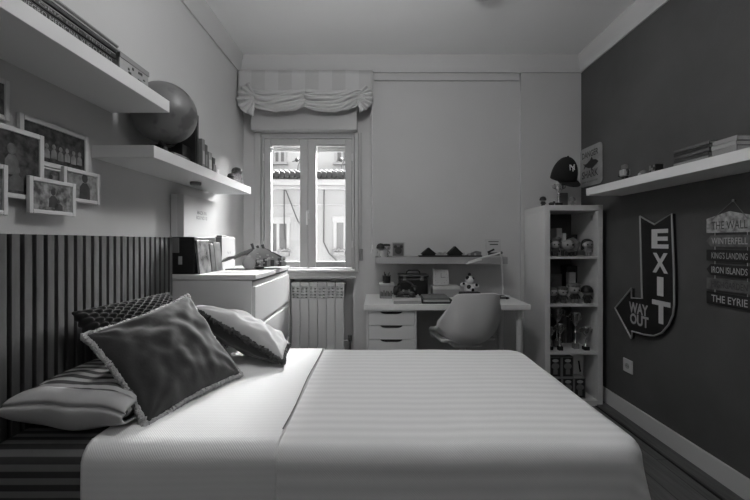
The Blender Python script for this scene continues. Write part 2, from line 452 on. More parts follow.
# pleated fans at both ends
for sgn, px, pz in ((-1, bx0+.145*BWd, 2.365), (1, bx0+.875*BWd, 2.375)):
    g = MB()
    def fan(s, t, sgn=sgn, px=px, pz=pz):
        a = math.radians(152-s*(152-(-78))) if sgn < 0 else math.radians(28+s*(-102-28)+0)
        if sgn < 0: a = math.radians(112+s*(262-112))
        else: a = math.radians(55-s*(55+75))
        r = .015+t*(.135+.01*math.sin(s*PI))*(1.0 if sgn < 0 else .86)
        pl = .013*math.sin(s*PI*2*7)*t
        return Vector((px+math.cos(a)*r, BY-.05+.02*t-pl, pz+math.sin(a)*r*.92))
    g.grid(fan, 108, 8, uvfn=lambda s, t: (.3, .1)); fo = g.build('pleated_fan', mat('blind_cloth_plain', 196), blind, ang=80)
    fo.modifiers.new('s', 'SOLIDIFY').thickness = .003
MB().box(bx0+.005, bx1-.005, BY+.006, YB-.022, 2.575, 2.608, .003).build('head_rail', M_white, blind)
cd = MB(); cd.tube([(-.036, YB-.03, 2.60), (-.035, YB-.03, 1.13)], .0022, 6); cd.tube([(-.030, YB-.03, 2.60), (-.028, YB-.03, 1.16)], .0022, 6); cd.build('pull_cord', M_paper, blind)
MB().lathe([(.002, 0), (.006, -.006), (.009, -.035), (.003, -.042)], (-.035, YB-.03, 1.14)).build('cord_tassel', M_paper, blind)
MB().lathe([(.002, 0), (.006, -.006), (.009, -.035), (.003, -.042)], (-.028, YB-.03, 1.18)).build('cord_tassel', M_paper, blind)
# shutter strap with its winder
sg = thing('shutter_strap', 'narrow shutter strap with its winder on the wall right of the window', 'strap')
MB().box(-.135, -.121, YN-.012, YN-.009, 1.12, 2.14).build('strap', M_lgrey, sg)
MB().box(-.143, -.113, YN-.02, YN-.0, 1.04, 1.14, .004).build('strap_winder', M_mgrey, sg)

# ------------------------------------------------------------------ slatted headboard
M_slat = mat('grey_oak_slat', 84, .6, var=.25, scale=6, stretch=(1, 6, .6), bump=.05)
hb = thing('slatted_headboard', 'dark vertical wood slat headboard panel on the left wall', 'headboard')
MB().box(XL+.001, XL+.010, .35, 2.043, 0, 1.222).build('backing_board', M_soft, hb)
s = MB()
for k in range(41):
    y = .352+k*.0418
    s.box(XL+.010, XL+.030, y, y+.027, 0, 1.225, .001, 1)
s.build('slats', M_slat, hb)

# ------------------------------------------------------------------ wall shelves
o = box_obj('floating_shelf', M_whiteshelf, XL+.001, -.89, .30, 1.617, 1.757, 1.807, .0015)
tag(o, 'white floating shelf on the left wall, the upper one carrying the big lying books', 'shelf')
o = box_obj('floating_shelf', M_whiteshelf, XL+.001, -.89, 1.504, 2.67, 1.539, 1.589, .0015); tag(o, 'white floating shelf on the left wall under the globe', 'shelf')
o = box_obj('floating_shelf', M_whiteshelf, 1.464, XR-.001, .35, 2.614, 1.522, 1.572, .0015); tag(o, 'long white floating shelf on the dark right wall', 'shelf')
o = box_obj('floating_shelf', mat('grey_white_shelf', 150, .6), -.005, 1.03, 2.93, YB-.001, 1.028, 1.082, .0015); tag(o, 'white picture shelf above the desk', 'shelf')
pk = thing('puck_light', 'small round unlit light under the left shelf above the stacked boxes', 'lamp')
MB().lathe([(.03, 0), (.03, -.012), (.027, -.016)], (-1.02, 2.12, 1.538)).build('lamp_body', M_mgrey, pk); MB().lathe([(.02, -.0165), (.019, -.019)], (-1.02, 2.12, 1.538)).build('lamp_lens', M_lgrey, pk)

# ------------------------------------------------------------------ chest of drawers
ch = thing('chest_of_drawers', 'tall white chest of drawers between the bed and the window', 'dresser')
cx0, cx1, cy0, cy1, cz = XL+.005, -.663, 2.058, 2.862, 1.02
k = MB(); k.box(cx0, cx1-.02, cy0, cy0+.02, 0, cz-.03, .002); k.box(cx0, cx1-.02, cy1-.02, cy1, 0, cz-.03, .002); k.box(cx0, cx0+.01, cy0+.02, cy1-.02, 0, cz-.03); k.box(cx0+.01, cx1-.025, cy0+.02, cy1-.02, .0, .03)
k.build('carcass', M_white, ch)
MB().box(cx0, cx1+.004, cy0-.004, cy1+.004, cz-.028, cz, .003).build('top_board', M_white, ch)
for q in range(4):
    z0 = .04+q*.236; d = MB(); d.box(cx1-.02, cx1, cy0+.003, cy1-.003, z0, z0+.205, .002)
    d.box(cx1-.02, cx1-.012, cy0+.003, cy1-.003, z0+.205, z0+.232)
    d.build('drawer', M_white, ch)

# ------------------------------------------------------------------ bed
M_bedbase = mat('bed_base_fabric', 60, .9)
bed = thing('bed', 'low single bed base with mattress under the white bedspread', 'bed')
MB().box(-1.10, .66, 1.10, 1.96, .12, .38, .02).build('bed_base', M_bedbase, bed)
MB().box(-1.10, .67, 1.09, 1.98, .381, .595, .05, 4).build('mattress', mat('mattress_ticking', 170, .9), bed)
for x in (-1.02, .6):
    for y in (1.16, 1.92): MB().lathe([(.02, 0), (.028, .12)], (x, y, 0)).build('leg', M_black, bed)

def drape(name, m, X0, X1, Y0, Y1, ztop, r, zbot, parent, sway=.035, flare=.05, rc=.09, thick=.006, wr=.0, seed=0, nu=150, nv=110, foot=True):
    """cloth lying on the bed and hanging over foot and both long sides; UVs are metres of cloth"""
    H = ztop-zbot; ex = X1-rc; ny, fy = Y0+rc, Y1-rc; fl = rc-r
    Lmax = fl+PI*r/2+(H-r)
    if not foot: ex = X1
    s0, s1 = X0, (ex+Lmax if foot else X1); t0, t1 = ny-Lmax, fy+Lmax
    rnd = noise.noise
    def P(a, b_):
        s = s0+(s1-s0)*a; t = t0+(t1-t0)*b_
        e = max(0, s-ex); ft = (ny-t) if t < ny else (t-fy if t > fy else 0); sg = -1 if t < ny else 1
        cx, cy = min(s, ex), min(max(t, ny), fy)
        L = math.hypot(e, ft) if (e > 0 or ft > 0) else 0
        ph = math.atan2(ft, e) if L > 0 else 0
        L = min(L, Lmax)
        K = L-fl; hang = max(0, K-PI*r/2)
        if K <= 0: rho = L; drop = 0
        elif K <= PI*r/2: rho = fl+r*math.sin(K/r); drop = r*(1-math.cos(K/r))
        else: rho = rc+flare*hang*math.cos(ph)**2; drop = r+hang
        if e > 0 and ft > 0: rho += .14*hang*math.sin(2*ph)**2*(1+.6*math.sin(ph*9))
        rho += hang*sway*math.sin((s*5.3+t*7.1)+2*math.sin(s*3+seed)) * (1 if L > 0 else 0)
        x = cx+math.cos(ph)*rho*(1 if e > 0 else 0) if e > 0 else cx
        y = cy+sg*(math.sin(ph) if e > 0 else 1)*rho if ft > 0 else cy
        z = ztop-drop
        if wr: z += wr*(rnd(Vector((s*3.1, t*3.7, seed)))+.5*rnd(Vector((s*9, t*6, seed+4))))
        return Vector((x, y, z))
    g = MB(); g.grid(P, nu, nv, uvfn=lambda a, b_: (s0+(s1-s0)*a, t0+(t1-t0)*b_))
    o = g.build(name, m, parent, ang=60)
    md = o.modifiers.new('s', 'SOLIDIFY'); md.thickness = thick; md.offset = 1
    return o
M_stripe = stripe_mat('striped_sheet', 66, 122, .037, axis=1, duty=.5, soft=.06)
M_spread = stripe_mat('ribbed_white_bedspread', 232, 243, .046, axis=1, duty=.5, soft=.4, bump=.5, fine=.12)
M_spread2 = stripe_mat('smooth_white_bedspread', 238, 242, .02, axis=1, duty=.5, soft=.5, fine=.06)
tag(drape('striped_sheet', M_stripe, -1.105, -.70, 1.062, 1.985, .606, .045, .10, None, sway=.008, flare=.0, wr=.002, seed=3, nu=40, foot=False, thick=.004), 'sheet with dark and pale stripes hanging at the head end of the bed', 'bed sheet')
bs = thing('bedspread', 'white ribbed bedspread covering the bed down to the foot', 'bedspread')
drape('ribbed_cloth', M_spread, -.30, .768, 1.030, 2.0, .630, .042, .07, bs, flare=.085, wr=.0035, seed=1)
drape('smooth_cloth', M_spread2, -.803, -.272, 1.025, 2.005, .636, .044, .07, bs, flare=.085, wr=.005, seed=1, nu=70, foot=False, thick=.006)
MB().tube([(-.275, 1.11+.0, .6485)]+[(-.275+.003*math.sin(k*.9), 1.11+k*.083, .6485) for k in range(1, 11)], .0022, 6).build('seam', mat('seam_thread', 120, .9), bs)

# ------------------------------------------------------------------ cushions
def smooth_ax(t): return t
def cushion(corners, thick, pinch=.06, n=36, pw=.42, wr=.006, seed=0, sag=0.0, bob=0, bobh=0, bias=0.0):
    A, B, Cc, D = [Vector(c) for c in corners]
    nrm = ((B-A).cross(D-A)).normalized()
    def P(a, b, side):
        k = pinch
        a2 = a*(1-k*(1-b*b)**1.0*abs(a)); b2 = b*(1-k*(1-a*a)*abs(b))
        u, v = (a2+1)/2, (b2+1)/2
        p = A*(1-u)*(1-v)+B*u*(1-v)+Cc*u*v+D*(1-u)*v
        h = thick/2*(max(0, 1-a*a)*max(0, 1-b*b))**pw
        fall = (max(0, 1-a*a)*max(0, 1-b*b))**.25
        w = wr*fall*(noise.noise(Vector((a*2.2+seed, b*2.2, side*3)))*1.6+.6*noise.noise(Vector((a*5+seed, b*5+seed, side))))
        # folds that run in from the corners
        for ca, cb in ((-1, -1), (1, -1), (1, 1), (-1, 1)):
            d = math.hypot(a-ca, b-cb); an = math.atan2(b-cb, a-ca)
            w += wr*.9*fall*math.exp(-d*2.2)*math.sin(an*11+seed)
        if bob:
            w += bobh*fall*abs(math.sin(a*bob*PI/2))*abs(math.sin((b*9+(int((a+1)*bob/2) % 2))*PI/2))
        return p+nrm*side*(h+w)+Vector((0, 0, -sag*fall))
    mb = MB(); uvl = mb.bm.loops.layers.uv.new('UVMap'); mb.uv = uvl
    L1 = (B-A).length; L2 = (D-A).length
    for side in (1, -1):
        vs = [[mb.bm.verts.new(P(2*i/n-1, 2*j/n-1, side)) for j in range(n+1)] for i in range(n+1)]
        for i in range(n):
            for j in range(n):
                idx = ((i, j), (i+1, j), (i+1, j+1), (i, j+1))
                if side < 0: idx = idx[::-1]
                f = mb.bm.faces.new([vs[x][y] for x, y in idx])
                for l, (x, y) in zip(f.loops, idx): l[uvl].uv = (x/n*L1, y/n*L2)
    bmesh.ops.remove_doubles(mb.bm, verts=mb.bm.verts, dist=.0004)
    rim = []
    for e in range(4):
        for k in range(n):
            t = 2*k/n-1
            a, b = ((t, -1), (1, t), (-t, 1), (-1, -t))[e]
            rim.append(P(a, b, 1))
    return mb, rim, nrm
def fringe(rim, r=.009, amp=.45, seed=5):
    rr = random.Random(seed); pts = []; rad = []
    n = len(rim)
    for i in range(n+1):
        p, q = rim[i % n], rim[(i+1) % n]
        for k in range(2):
            x = p.lerp(q, k/2); pts.append(x+Vector([rr.uniform(-1, 1)*r*.25 for _ in range(3)])); rad.append(r*(1+amp*rr.uniform(-1, 1)))
    return MB().tube(pts, rad, 8)
M_velvet = mat('grey_velvet', 56, .9, var=.12, scale=9, sheen=.3, spec=.2, bump=.15, bscale=30)
M_fringe = mat('pale_fringe', 175, .95, var=.2, scale=60, bump=.6, bscale=160)
M_dfringe = mat('dark_fringe', 70, .95, var=.3, scale=60, bump=.6, bscale=160)
M_knit = mat('chunky_dark_knit', 26, .95, var=.2, scale=30, sheen=.2)
M_cwhite = mat('pale_cushion_cloth', 176, .9, var=.05, scale=6, bump=.1, bscale=30)
M_pstripe = stripe_mat('striped_pillowcase', 78, 172, .036, axis=1, duty=.5, soft=.06)
# long pillow along the headboard
pl = thing('striped_pillow', 'pale and dark striped pillow lying flat at the head of the bed', 'pillow')
cm, rim, nr = cushion([(-1.107, 1.10, .705), (-.745, 1.10, .69), (-.735, 1.94, .69), (-1.107, 1.94, .705)], .15, pinch=.025, n=40, pw=.33, wr=.007, seed=2)
cm.build('pillowcase', M_pstripe, pl, ang=60)
def hem_pts():
    return [(-1.10+.36*k/14, 1.095-.012*math.sin(k*.9), .70-.03*(k/14)**2+.004*math.sin(k*1.7)) for k in range(15)]
g = MB()
def hem(s, t):
    x = -1.10+.365*s; z0 = .704-.02*s
    h = .054*math.sin(PI*min(1, max(0, (s*.95+.03))))**.35-.007*math.exp(-((t-.34-.02*math.sin(s*9))/.035)**2)
    ang = t*PI*1.0
    return Vector((x, 1.155-(.066-.010*math.exp(-((t-.34-.02*math.sin(s*9))/.035)**2))*math.sin(ang)**.8-.006*math.sin(s*14)*math.sin(ang), z0+(h+.004)*math.cos(ang)+.004*math.sin(s*9)))
g.grid(hem, 40, 40, uvfn=lambda s, t: (0, 0)); ho = g.build('pillowcase_hem', mat('pale_grey_hem', 170, .9, bump=.1, bscale=30), pl, ang=60); ho.modifiers.new('s', 'SOLIDIFY').thickness = .004
# dark knit cushion against the headboard
kn = thing('knit_cushion', 'dark chunky knit cushion leaning on the slatted headboard', 'cushion')
cm, rim, nr = cushion([(-.955, 1.33, .765), (-.955, 1.86, .765), (-1.055, 1.90, .945), (-1.065, 1.31, .955)], .11, pinch=.06, n=110, wr=.003, seed=4, bob=20, bobh=.022)
cm.build('knit_cover', M_knit, kn, ang=180)
# grey velvet cushion with pale fringe
gc = thing('fringed_cushion', 'dark grey velvet cushion with a pale fringe, frontmost on the bed', 'cushion')
GA = [Vector((-.700, 1.14, .638)), Vector((-.556, 1.549, .650)), Vector((-.836, 1.66, .962)), Vector((-.972, 1.245, .888))]
cm, rim, nr = cushion(GA, .15, pinch=.085, n=60, wr=.011, seed=9)
cm.build('velvet_cover', M_velvet, gc, ang=60)
fringe(rim, .0105, .25).build('fringe', M_fringe, gc)
# pale cushion with dark fringe behind it
wc = thing('fringed_cushion', 'pale cushion with a dark fringe behind the grey velvet one', 'cushion')
WA = [Vector((-.86, 1.735, .90)), Vector((-.412, 1.665, .665)), Vector((-.46, 1.98, .655)), Vector((-.86, 1.99, .80))]
cm, rim, nr = cushion(WA, .16, pinch=.05, n=44, wr=.012, seed=12)
for i_, f in enumerate(cm.bm.faces): f.material_index = 0 if i_ < 44*44 else 1
o = cm.build('cushion_cover', M_cwhite, wc, ang=60); o.data.materials.append(M_velvet)
fringe(rim, .012, .35, seed=8).build('fringe', M_dfringe, wc)

# ------------------------------------------------------------------ ceiling lamp
cl = thing('ceiling_lamp', 'round white flush ceiling lamp at the top of the picture', 'lamp')
LX, LY = .655, 2.26
MB().lathe([(.09, 0), (.09, -.02), (.085, -.03)], (LX, LY, ZC)).build('lamp_base', M_white, cl)
MB().lathe([(.084, -.03), (.08, -.04), (.06, -.048), (.03, -.05), (0, -.051)], (LX, LY, ZC)).build('diffuser', mat('frosted_diffuser', 230, .5), cl)

# ------------------------------------------------------------------ desk
DZ = .765
dk = thing('desk', 'white desk under the picture shelf on round legs', 'desk')
MB().box(-.083, 1.075, 2.60, 3.13, DZ-.04, DZ, .004).build('desktop', M_whiteshelf, dk)
for y in (2.67, 3.06): MB().lathe([(.022, 0), (.022, DZ-.041)], (1.02, y, 0)).build('leg', M_white, dk)
du = thing('drawer_unit', 'white drawer unit with scooped handles under the left of the desk', 'drawer unit')
ux0, ux1, uy0 = -.068, .285, 2.622
k = MB(); k.box(ux0, ux0+.014, uy0, 3.10, .0, DZ-.042); k.box(ux1-.014, ux1, uy0, 3.10, 0, DZ-.042); k.box(ux0+.014, ux1-.014, uy0+.02, 3.10, 0, .06); k.box(ux0+.014, ux1-.014, 3.08, 3.10, .06, DZ-.042); k.box(ux0+.014, ux1-.014, uy0+.004, 3.08, DZ-.052, DZ-.042)
k.build('carcass', M_white, du)
def scoop_front(x0, x1, z0, z1, y):
    """a drawer front whose top edge is cut down in a shallow scoop in the middle"""
    xc = (x0+x1)/2; hw = .078; d = .017
    pts = [(x0, z0), (x1, z0), (x1, z1), (xc+hw, z1)]
    pts += [(xc+hw*math.cos(PI*k/12), z1-d*min(1, 1.25*math.sin(PI*k/12))) for k in range(1, 12)] + [(xc-hw, z1), (x0, z1)]
    return MB().prism(pts, (0, y, 0), (1, 0, 0), (0, 0, 1), (0, .016, 0))
for q in range(6):
    zt = DZ-.054-q*.098
    d = scoop_front(ux0+.016, ux1-.016, zt-.094, zt, uy0); 
    o = d.build('drawer', M_white, du, smooth=False)
    MB().box(ux0+.03, ux1-.03, uy0+.018, uy0+.40, zt-.085, zt-.022).build('drawer_box', M_soft, o)
    MB().box(ux0+.1, ux1-.1, uy0+.012, uy0+.0165, zt-.03, zt+.002).build('handle_recess', M_soft, o)

# ------------------------------------------------------------------ chair
chr_ = thing('desk_chair', 'white moulded shell chair turned to the desk', 'chair')
M_shell = mat('white_moulded_shell', 200, .4, spec=.4)
g = MB()
prof = [(.19, .50, .165), (.17, .53, .19), (.08, .53, .205), (-.05, .522, .212), (-.15, .535, .218), (-.205, .582, .218), (-.232, .655, .207), (-.245, .735, .186), (-.252, .81, .163), (-.258, .878, .150)]
arm = [.0, .03, .07, .105, .12, .10, .06, .03, .01, 0.0]; fwd = [0, 0, 0, .02, .05, .09, .085, .06, .035, .02]
def cr(tbl, t):
    n = len(tbl)-1; x = t*n; i = min(n-1, int(x)); f = x-i
    p0, p1, p2, p3 = tbl[max(0, i-1)], tbl[i], tbl[i+1], tbl[min(n, i+2)]
    return .5*((2*p1)+(-p0+p2)*f+(2*p0-5*p1+4*p2-p3)*f*f+(-p0+3*p1-3*p2+p3)*f**3)
def shell(s, t):
    a = 2*s-1
    f, z, w = cr([p[0] for p in prof], t), cr([p[1] for p in prof], t), cr([p[2] for p in prof], t)
    e = abs(a)**2.4
    x = w*math.copysign(abs(a)**.95, a)
    rc = max(0, (t-.9)/.1)**2*abs(a)**8*.022+max(0, (.08-t)/.08)**2*abs(a)**4*.03
    return Vector((x, f+cr(fwd, t)*e, z+cr(arm, t)*e-rc*(1 if t > .5 else 0)))
g.grid(shell, 40, 60); so = g.build('seat_shell', M_shell, chr_, ang=80)
md = so.modifiers.new('s', 'SOLIDIFY'); md.thickness = .009; md.offset = 0
MB().box(-.19, .19, -.12, .14, .538, .56, .02, 4).build('seat_pad', mat('pale_seat_pad', 180, .8), chr_)
fr_ = MB(); 
for q in range(4):
    a = PI/4+q*PI/2; fr_.tube([(0, 0, .10), (.27*math.cos(a), .27*math.sin(a), .05)], [.018, .012]); 
fr_.tube([(0, 0, .09), (0, 0, .50)], .022); fr_.box(-.1, .1, -.1, .1, .495, .512, .01)
fr_.build('swivel_base', M_white, chr_)
for q in range(4):
    a = PI/4+q*PI/2; MB().ball((.27*math.cos(a), .27*math.sin(a), .026), .026, seg=12).build('castor', M_black, chr_)
chr_.location = (.60, 2.60, 0); chr_.rotation_euler = (0, 0, math.radians(9)); chr_['_local'] = 1

# ------------------------------------------------------------------ things on the desk
M_clear = mat('clear_plastic_box', 150, .2, spec=.6)
cbx = thing('storage_box', 'clear lidded box at the left end of the desk', 'box')
MB().box(.028, .138, 2.88, 3.02, DZ, DZ+.10, .006).build('box_body', M_clear, cbx); MB().box(.024, .142, 2.876, 3.024, DZ+.10, DZ+.113, .004).build('lid', M_lgrey, cbx)
q = MB()
for k in range(9): q.box(.036+k*.011, .043+k*.011, 2.874, 2.881, DZ+.02, DZ+.045+.03*random.random(), .001)
q.build('contents', M_dgrey, cbx)
pc = thing('pencil_cup', 'black pencil cup with pens standing on the clear box', 'pencil cup')
MB().lathe([(.030, 0), (.031, .055), (.028, .055), (.027, .003), (0, .003)], (.083, 2.95, DZ+.113), close=False).build('cup', M_black, pc)
for k in range(6):
    a = k*1.1; MB().tube([(.083+.012*math.cos(a), 2.95+.012*math.sin(a), DZ+.118), (.083+.03*math.cos(a), 2.95+.03*math.sin(a), DZ+.175+.012*(k % 3))], .0035, 6).build('pen', (M_black, M_mgrey)[k % 2], pc)
bg = thing('carry_case', 'black hard carry case with a top handle at the back of the desk', 'case')
MB().box(.18, .405, 2.90, 3.06, DZ, .925, .02, 3).build('case_body', M_black, bg); MB().box(.175, .41, 2.895, 3.065, .925, .948, .01, 3).build('lid', mat('black_lid', 40, .4), bg)
MB().tube([(.24, 2.98, .945), (.245, 2.98, .965), (.26, 2.98, .975), (.33, 2.98, .975), (.345, 2.98, .965), (.35, 2.98, .945)], .006).build('handle', M_black, bg)
for x in (.22, .355): MB().box(x-.012, x+.012, 2.888, 2.897, .90, .935, .003).build('latch', M_mgrey, bg)
for i, (x0, x1, y0, y1, z0, z1, g_) in enumerate([(.125, .318, 2.635, 2.83, DZ, DZ+.022, 150), (.122, .315, 2.63, 2.835, DZ+.022, DZ+.04, 190)]):
    bo = thing('book', ('pale grey book lying lowest in the small desk pile', 'white book on top of the small pile at the left of the desk')[i], 'book')
    MB().box(x0, x1, y0, y1, z0+.002, z1-.002).build('pages', M_paper, bo)
    c = MB(); c.box(x0-.002, x1+.002, y0-.003, y1+.002, z0, z0+.002); c.box(x0-.002, x1+.002, y0-.003, y1+.002, z1-.002, z1); c.box(x0-.002, x1+.002, y0-.004, y0-.002, z0, z1)
    c.build('cover', mat('book_cover_%d' % g_, g_, .5), bo)
hp = thing('headphones', 'black headphones lying on the books at the left of the desk', 'headphones')
hp_z = DZ+.04
MB().tube([(.215+.062*math.cos(a), 2.74+.02*math.sin(a*.5), hp_z+.045+.062*math.sin(a)) for a in [PI*k/14 for k in range(15)]], .008).build('headband', M_black, hp)
for x in (.153, .277):
    MB().lathe([(.02, -.02), (.036, -.015), (.038, .005), (.03, .016), (0, .018)], (x, 2.74, hp_z+.04), axis=(1 if x < .2 else -1, -.5, 0)).build('ear_cup', M_black, hp)
MB().tube([(.16+.1*math.sin(k*.5)*.6+.004*k, 2.66+.02*math.cos(k*.9), hp_z+.006+.002*(k % 2)) for k in range(22)], .003, 6).build('cable', M_black, hp)
gp = thing('game_controller', 'dark game controller tangled with the headphones on the desk books', 'game controller')
q = MB(); q.ball((.215, 2.69, hp_z+.03), .04, (1.1, .7, .5)); q.ball((.175, 2.675, hp_z+.022), .024, (1, 1.2, .8)); q.ball((.255, 2.675, hp_z+.022), .024, (1, 1.2, .8)); q.build('controller_body', M_dgrey, gp)
for x in (.195, .235): MB().lathe([(.006, 0), (.006, .008), (.009, .012), (0, .014)], (x, 2.672, hp_z+.042)).build('thumb_stick', M_lgrey, gp)
# open folder tray with paper
tr = thing('document_tray', 'black flat tray with papers in the middle of the desk', 'tray')
t_ = MB(); t_.box(.325, .535, 2.64, 2.93, DZ, DZ+.005); t_.box(.325, .33, 2.64, 2.93, DZ+.005, DZ+.03); t_.box(.53, .535, 2.64, 2.93, DZ+.005, DZ+.03); t_.box(.33, .53, 2.925, 2.93, DZ+.005, DZ+.03); t_.box(.33, .53, 2.64, 2.645, DZ+.005, DZ+.012)
t_.build('tray_body', M_black, tr)
for i in range(2):
    tag(MB().box(.338, .522, 2.65+.02*i, 2.90-.06*i, DZ+.005+.018*i, DZ+.0225+.018*i, .003).build('notebook', (M_lgrey, M_mgrey)[i]), ('pale notebook lying in the black desk tray', 'grey notebook on top in the black desk tray')[i], 'notebook')
lb = thing('storage_box', 'long white box at the back of the desk under the square clock', 'box')
MB().box(.448, .66, 2.95, 3.07, DZ, DZ+.062, .003).build('box_body', M_lgrey, lb); MB().box(.445, .663, 2.947, 3.073, DZ+.062, DZ+.085, .003).build('lid', M_white, lb)
ck = thing('square_clock', 'small square white clock standing on the box at the back of the desk', 'clock')
R = Matrix.Translation((.52, 3.0, DZ+.087)) @ Matrix.Rotation(math.radians(-7), 4, 'X')
MB().box(-.064, .064, -.012, .012, 0, .13, .004, M=R).build('clock_case', mat('clock_case_grey', 185, .5), ck)
h_ = MB(); h_.box(-.0015, .0015, -.014, -.0122, .062, .10, M=R); h_.box(-.0, .035, -.014, -.0122, .0635, .0665, M=R); h_.build('clock_hands', M_dgrey, ck)
h_ = MB()
for k in range(12):
    a = k*PI/6; h_.box(-.0015+.05*math.sin(a), .0015+.05*math.sin(a), -.0135, -.0122, .063+.05*math.cos(a), .068+.05*math.cos(a), M=R)
h_.build('hour_marks', M_mgrey, ck)
bb = thing('pen_case', 'black oblong case lying behind the chair on the desk', 'case'); MB().box(.645, .80, 2.86, 2.93, DZ, DZ+.05, .006).build('case_body', M_black, bb); MB().box(.645, .80, 2.858, 2.932, DZ+.032, DZ+.036, .001).build('zip', M_mgrey, bb)
pt = thing('plush_toy', 'small spotted white plush toy beside the lamp on the desk', 'toy')
px_, py_, pz_ = .735, 2.955, DZ
q = MB(); q.ball((px_, py_, pz_+.07), .042, (1, .8, 1.5)); q.ball((px_, py_-.01, pz_+.135), .034); q.ball((px_-.045, py_-.01, pz_+.10), .018, (1.6, 1, 1)); q.ball((px_+.045, py_-.01, pz_+.09), .018, (1.6, 1, 1)); q.ball((px_-.022, py_-.02, pz_+.018), .022, (1, 1.2, .8)); q.ball((px_+.024, py_-.02, pz_+.018), .022, (1, 1.2, .8)); q.build('toy_body', M_paper, pt)
q = MB()
for dx, dz, r in ((-.02, .155, .016), (.02, .15, .012), (-.01, .085, .018), (.02, .06, .014), (.05, .10, .011), (-.05, .11, .010), (.0, .18, .014)): q.ball((px_+dx, py_-.028 if dz < .17 else py_, pz_+dz), r, (1, .5, 1), 10)
q.build('dark_spots', M_black, pt)
# model cars and oddments
def model_car(x, y, z, L, m, label, rz=0):
    t = thing('model_car', label, 'toy car', 'model cars on the desk')
    W_ = L*.42; h = L*.26
    pr = [(-.5, .12), (-.5, .45), (-.42, .55), (-.22, .6), (-.1, .95), (.18, .98), (.32, .62), (.48, .52), (.5, .3), (.5, .12)]
    MB().prism([(a*L, b*h) for a, b in pr], (0, -W_/2, 0), (1, 0, 0), (0, 0, 1), (0, W_, 0)).build('car_body', m, t, ang=40)
    for a in (-.3, .3):
        for s_ in (-1, 1): MB().lathe([(.0, -.003), (L*.085, -.003), (L*.085, .003), (0, .003)], (a*L, s_*(W_/2+.002), L*.085), axis=(0, 1, 0), seg=14, close=False).build('wheel', M_soft, t)
    MB().prism([(a*L, b*h) for a, b in ((-.19, .64), (-.09, .9), (.16, .92), (.27, .64))], (0, -W_/2-.001, 0), (1, 0, 0), (0, 0, 1), (0, W_+.002, 0)).build('car_window', M_lgrey, t)
    t.location = (x, y, z); t.rotation_euler.z = rz; t['_local'] = 1
    return t
model_car(.855, 2.88, DZ, .11, M_black, 'small black model car on the desk, the left one beside the lamp', .1)
model_car(.965, 2.90-.03, DZ, .10, M_dgrey, 'small dark grey model car on the desk, the right one beside the lamp', -.1)
# lamp
dl = thing('desk_lamp', 'slim white angled desk lamp at the right end of the desk', 'lamp')
bx_, by_ = 1.005, 2.93-.02
MB().lathe([(.055, 0), (.055, .010), (.048, .014), (.0, .015)], (bx_, by_+.06, DZ)).build('lamp_base', M_white, dl)
MB().tube([(bx_, by_+.06, DZ+.01), (bx_-.012, by_+.03, DZ+.13), (.965, 2.885, 1.118)], .006).build('lower_arm', M_white, dl)
MB().tube([(.965, 2.885, 1.118), (.83, 2.87, 1.085), (.702, 2.855, 1.045)], .0065).build('upper_arm', M_white, dl)
MB().ball((.965, 2.885, 1.118), .011).build('joint', M_mgrey, dl)
MB().box(-.06, .06, -.014, .014, -.006, .004, .003, M=Matrix.Translation((.745, 2.858, 1.051)) @ Matrix.Rotation(math.radians(-16.5), 4, 'Y')).build('lamp_head', M_white, dl)

# ------------------------------------------------------------------ on the picture shelf
SZ = 1.082
def figurine(x, y, z, h, gb, gh, label, group=None, rz=0, kind=0, cat='figurine', name='toy_figurine'):
    """big-headed toy figure: head, hair, eyes, body, arms, legs"""
    t = thing(name, label, cat, group); mbod = mat('toy_%d' % gb, gb, .5); mh = mat('toy_%d' % gh, gh, .5); sk = mat('toy_face', 150, .5)
    q = MB(); q.box(-.17*h, .17*h, -.10*h, .10*h, .2*h, .5*h, .05*h, 3); q.build('body', mbod, t)
    for s_ in (-1, 1):
        MB().box(s_*.09*h-.07*h, s_*.09*h+.07*h, -.13*h, .08*h, 0, .22*h, .03*h, 2).build('leg', mh if kind == 1 else mbod, t)
        MB().tube([(s_*.16*h, 0, .44*h), (s_*.24*h, -.03*h, .33*h), (s_*.22*h, -.10*h, .27*h)], [.05*h, .05*h, .045*h], 8).build('arm', mbod, t)
        MB().ball((s_*.12*h, -.235*h, .70*h), .042*h, (1, .5, 1), 10).build('eye', M_soft, t)
    MB().ball((0, 0, .72*h), .28*h, (1.12, .88, .94), 20).build('head', sk, t)
    hr = MB()
    if kind == 0: hr.lathe([(.0, .31*h), (.16*h, .28*h), (.27*h, .18*h), (.325*h, .03*h), (.33*h, -.08*h), (.29*h, -.10*h)], (0, .035*h, .72*h), seg=20, close=False)
    elif kind == 1:
        for k in range(11):
            a = k*2*PI/11; hr.ball((.2*h*math.cos(a), .05*h+.2*h*math.sin(a), .92*h), .11*h, seg=8)
        hr.ball((0, .06*h, .86*h), .26*h, (1.1, .9, .7), 14)
    else: hr.ball((0, .05*h, .80*h), .30*h, (1.12, .85, .85), 16); hr.box(-.3*h, .3*h, .05*h, .26*h, .35*h, .8*h, .06*h)
    hr.build('hair', mh, t, ang=60)
    t.location = (x, y, z); t.rotation_euler.z = rz; t['_local'] = 1
    return t
figurine(.037, 3.0, SZ, .105, 170, 30, 'tiny pale figurine with dark hair at the far left of the picture shelf')
figurine(.085, 3.01, SZ, .10, 120, 40, 'tiny grey figurine second from the left on the picture shelf', kind=1)
mg = thing('mug', 'small pale mug before the figurines on the picture shelf', 'mug')
MB().lathe([(.024, 0), (.026, .05), (.023, .05), (.021, .004), (0, .004)], (.062, 2.958, SZ), close=False).build('mug_body', M_lgrey, mg); MB().tube([(.088, 2.958, SZ+.04), (.1, 2.958, SZ+.035), (.1, 2.958, SZ+.018), (.087, 2.958, SZ+.012)], .0035).build('handle', M_lgrey, mg)
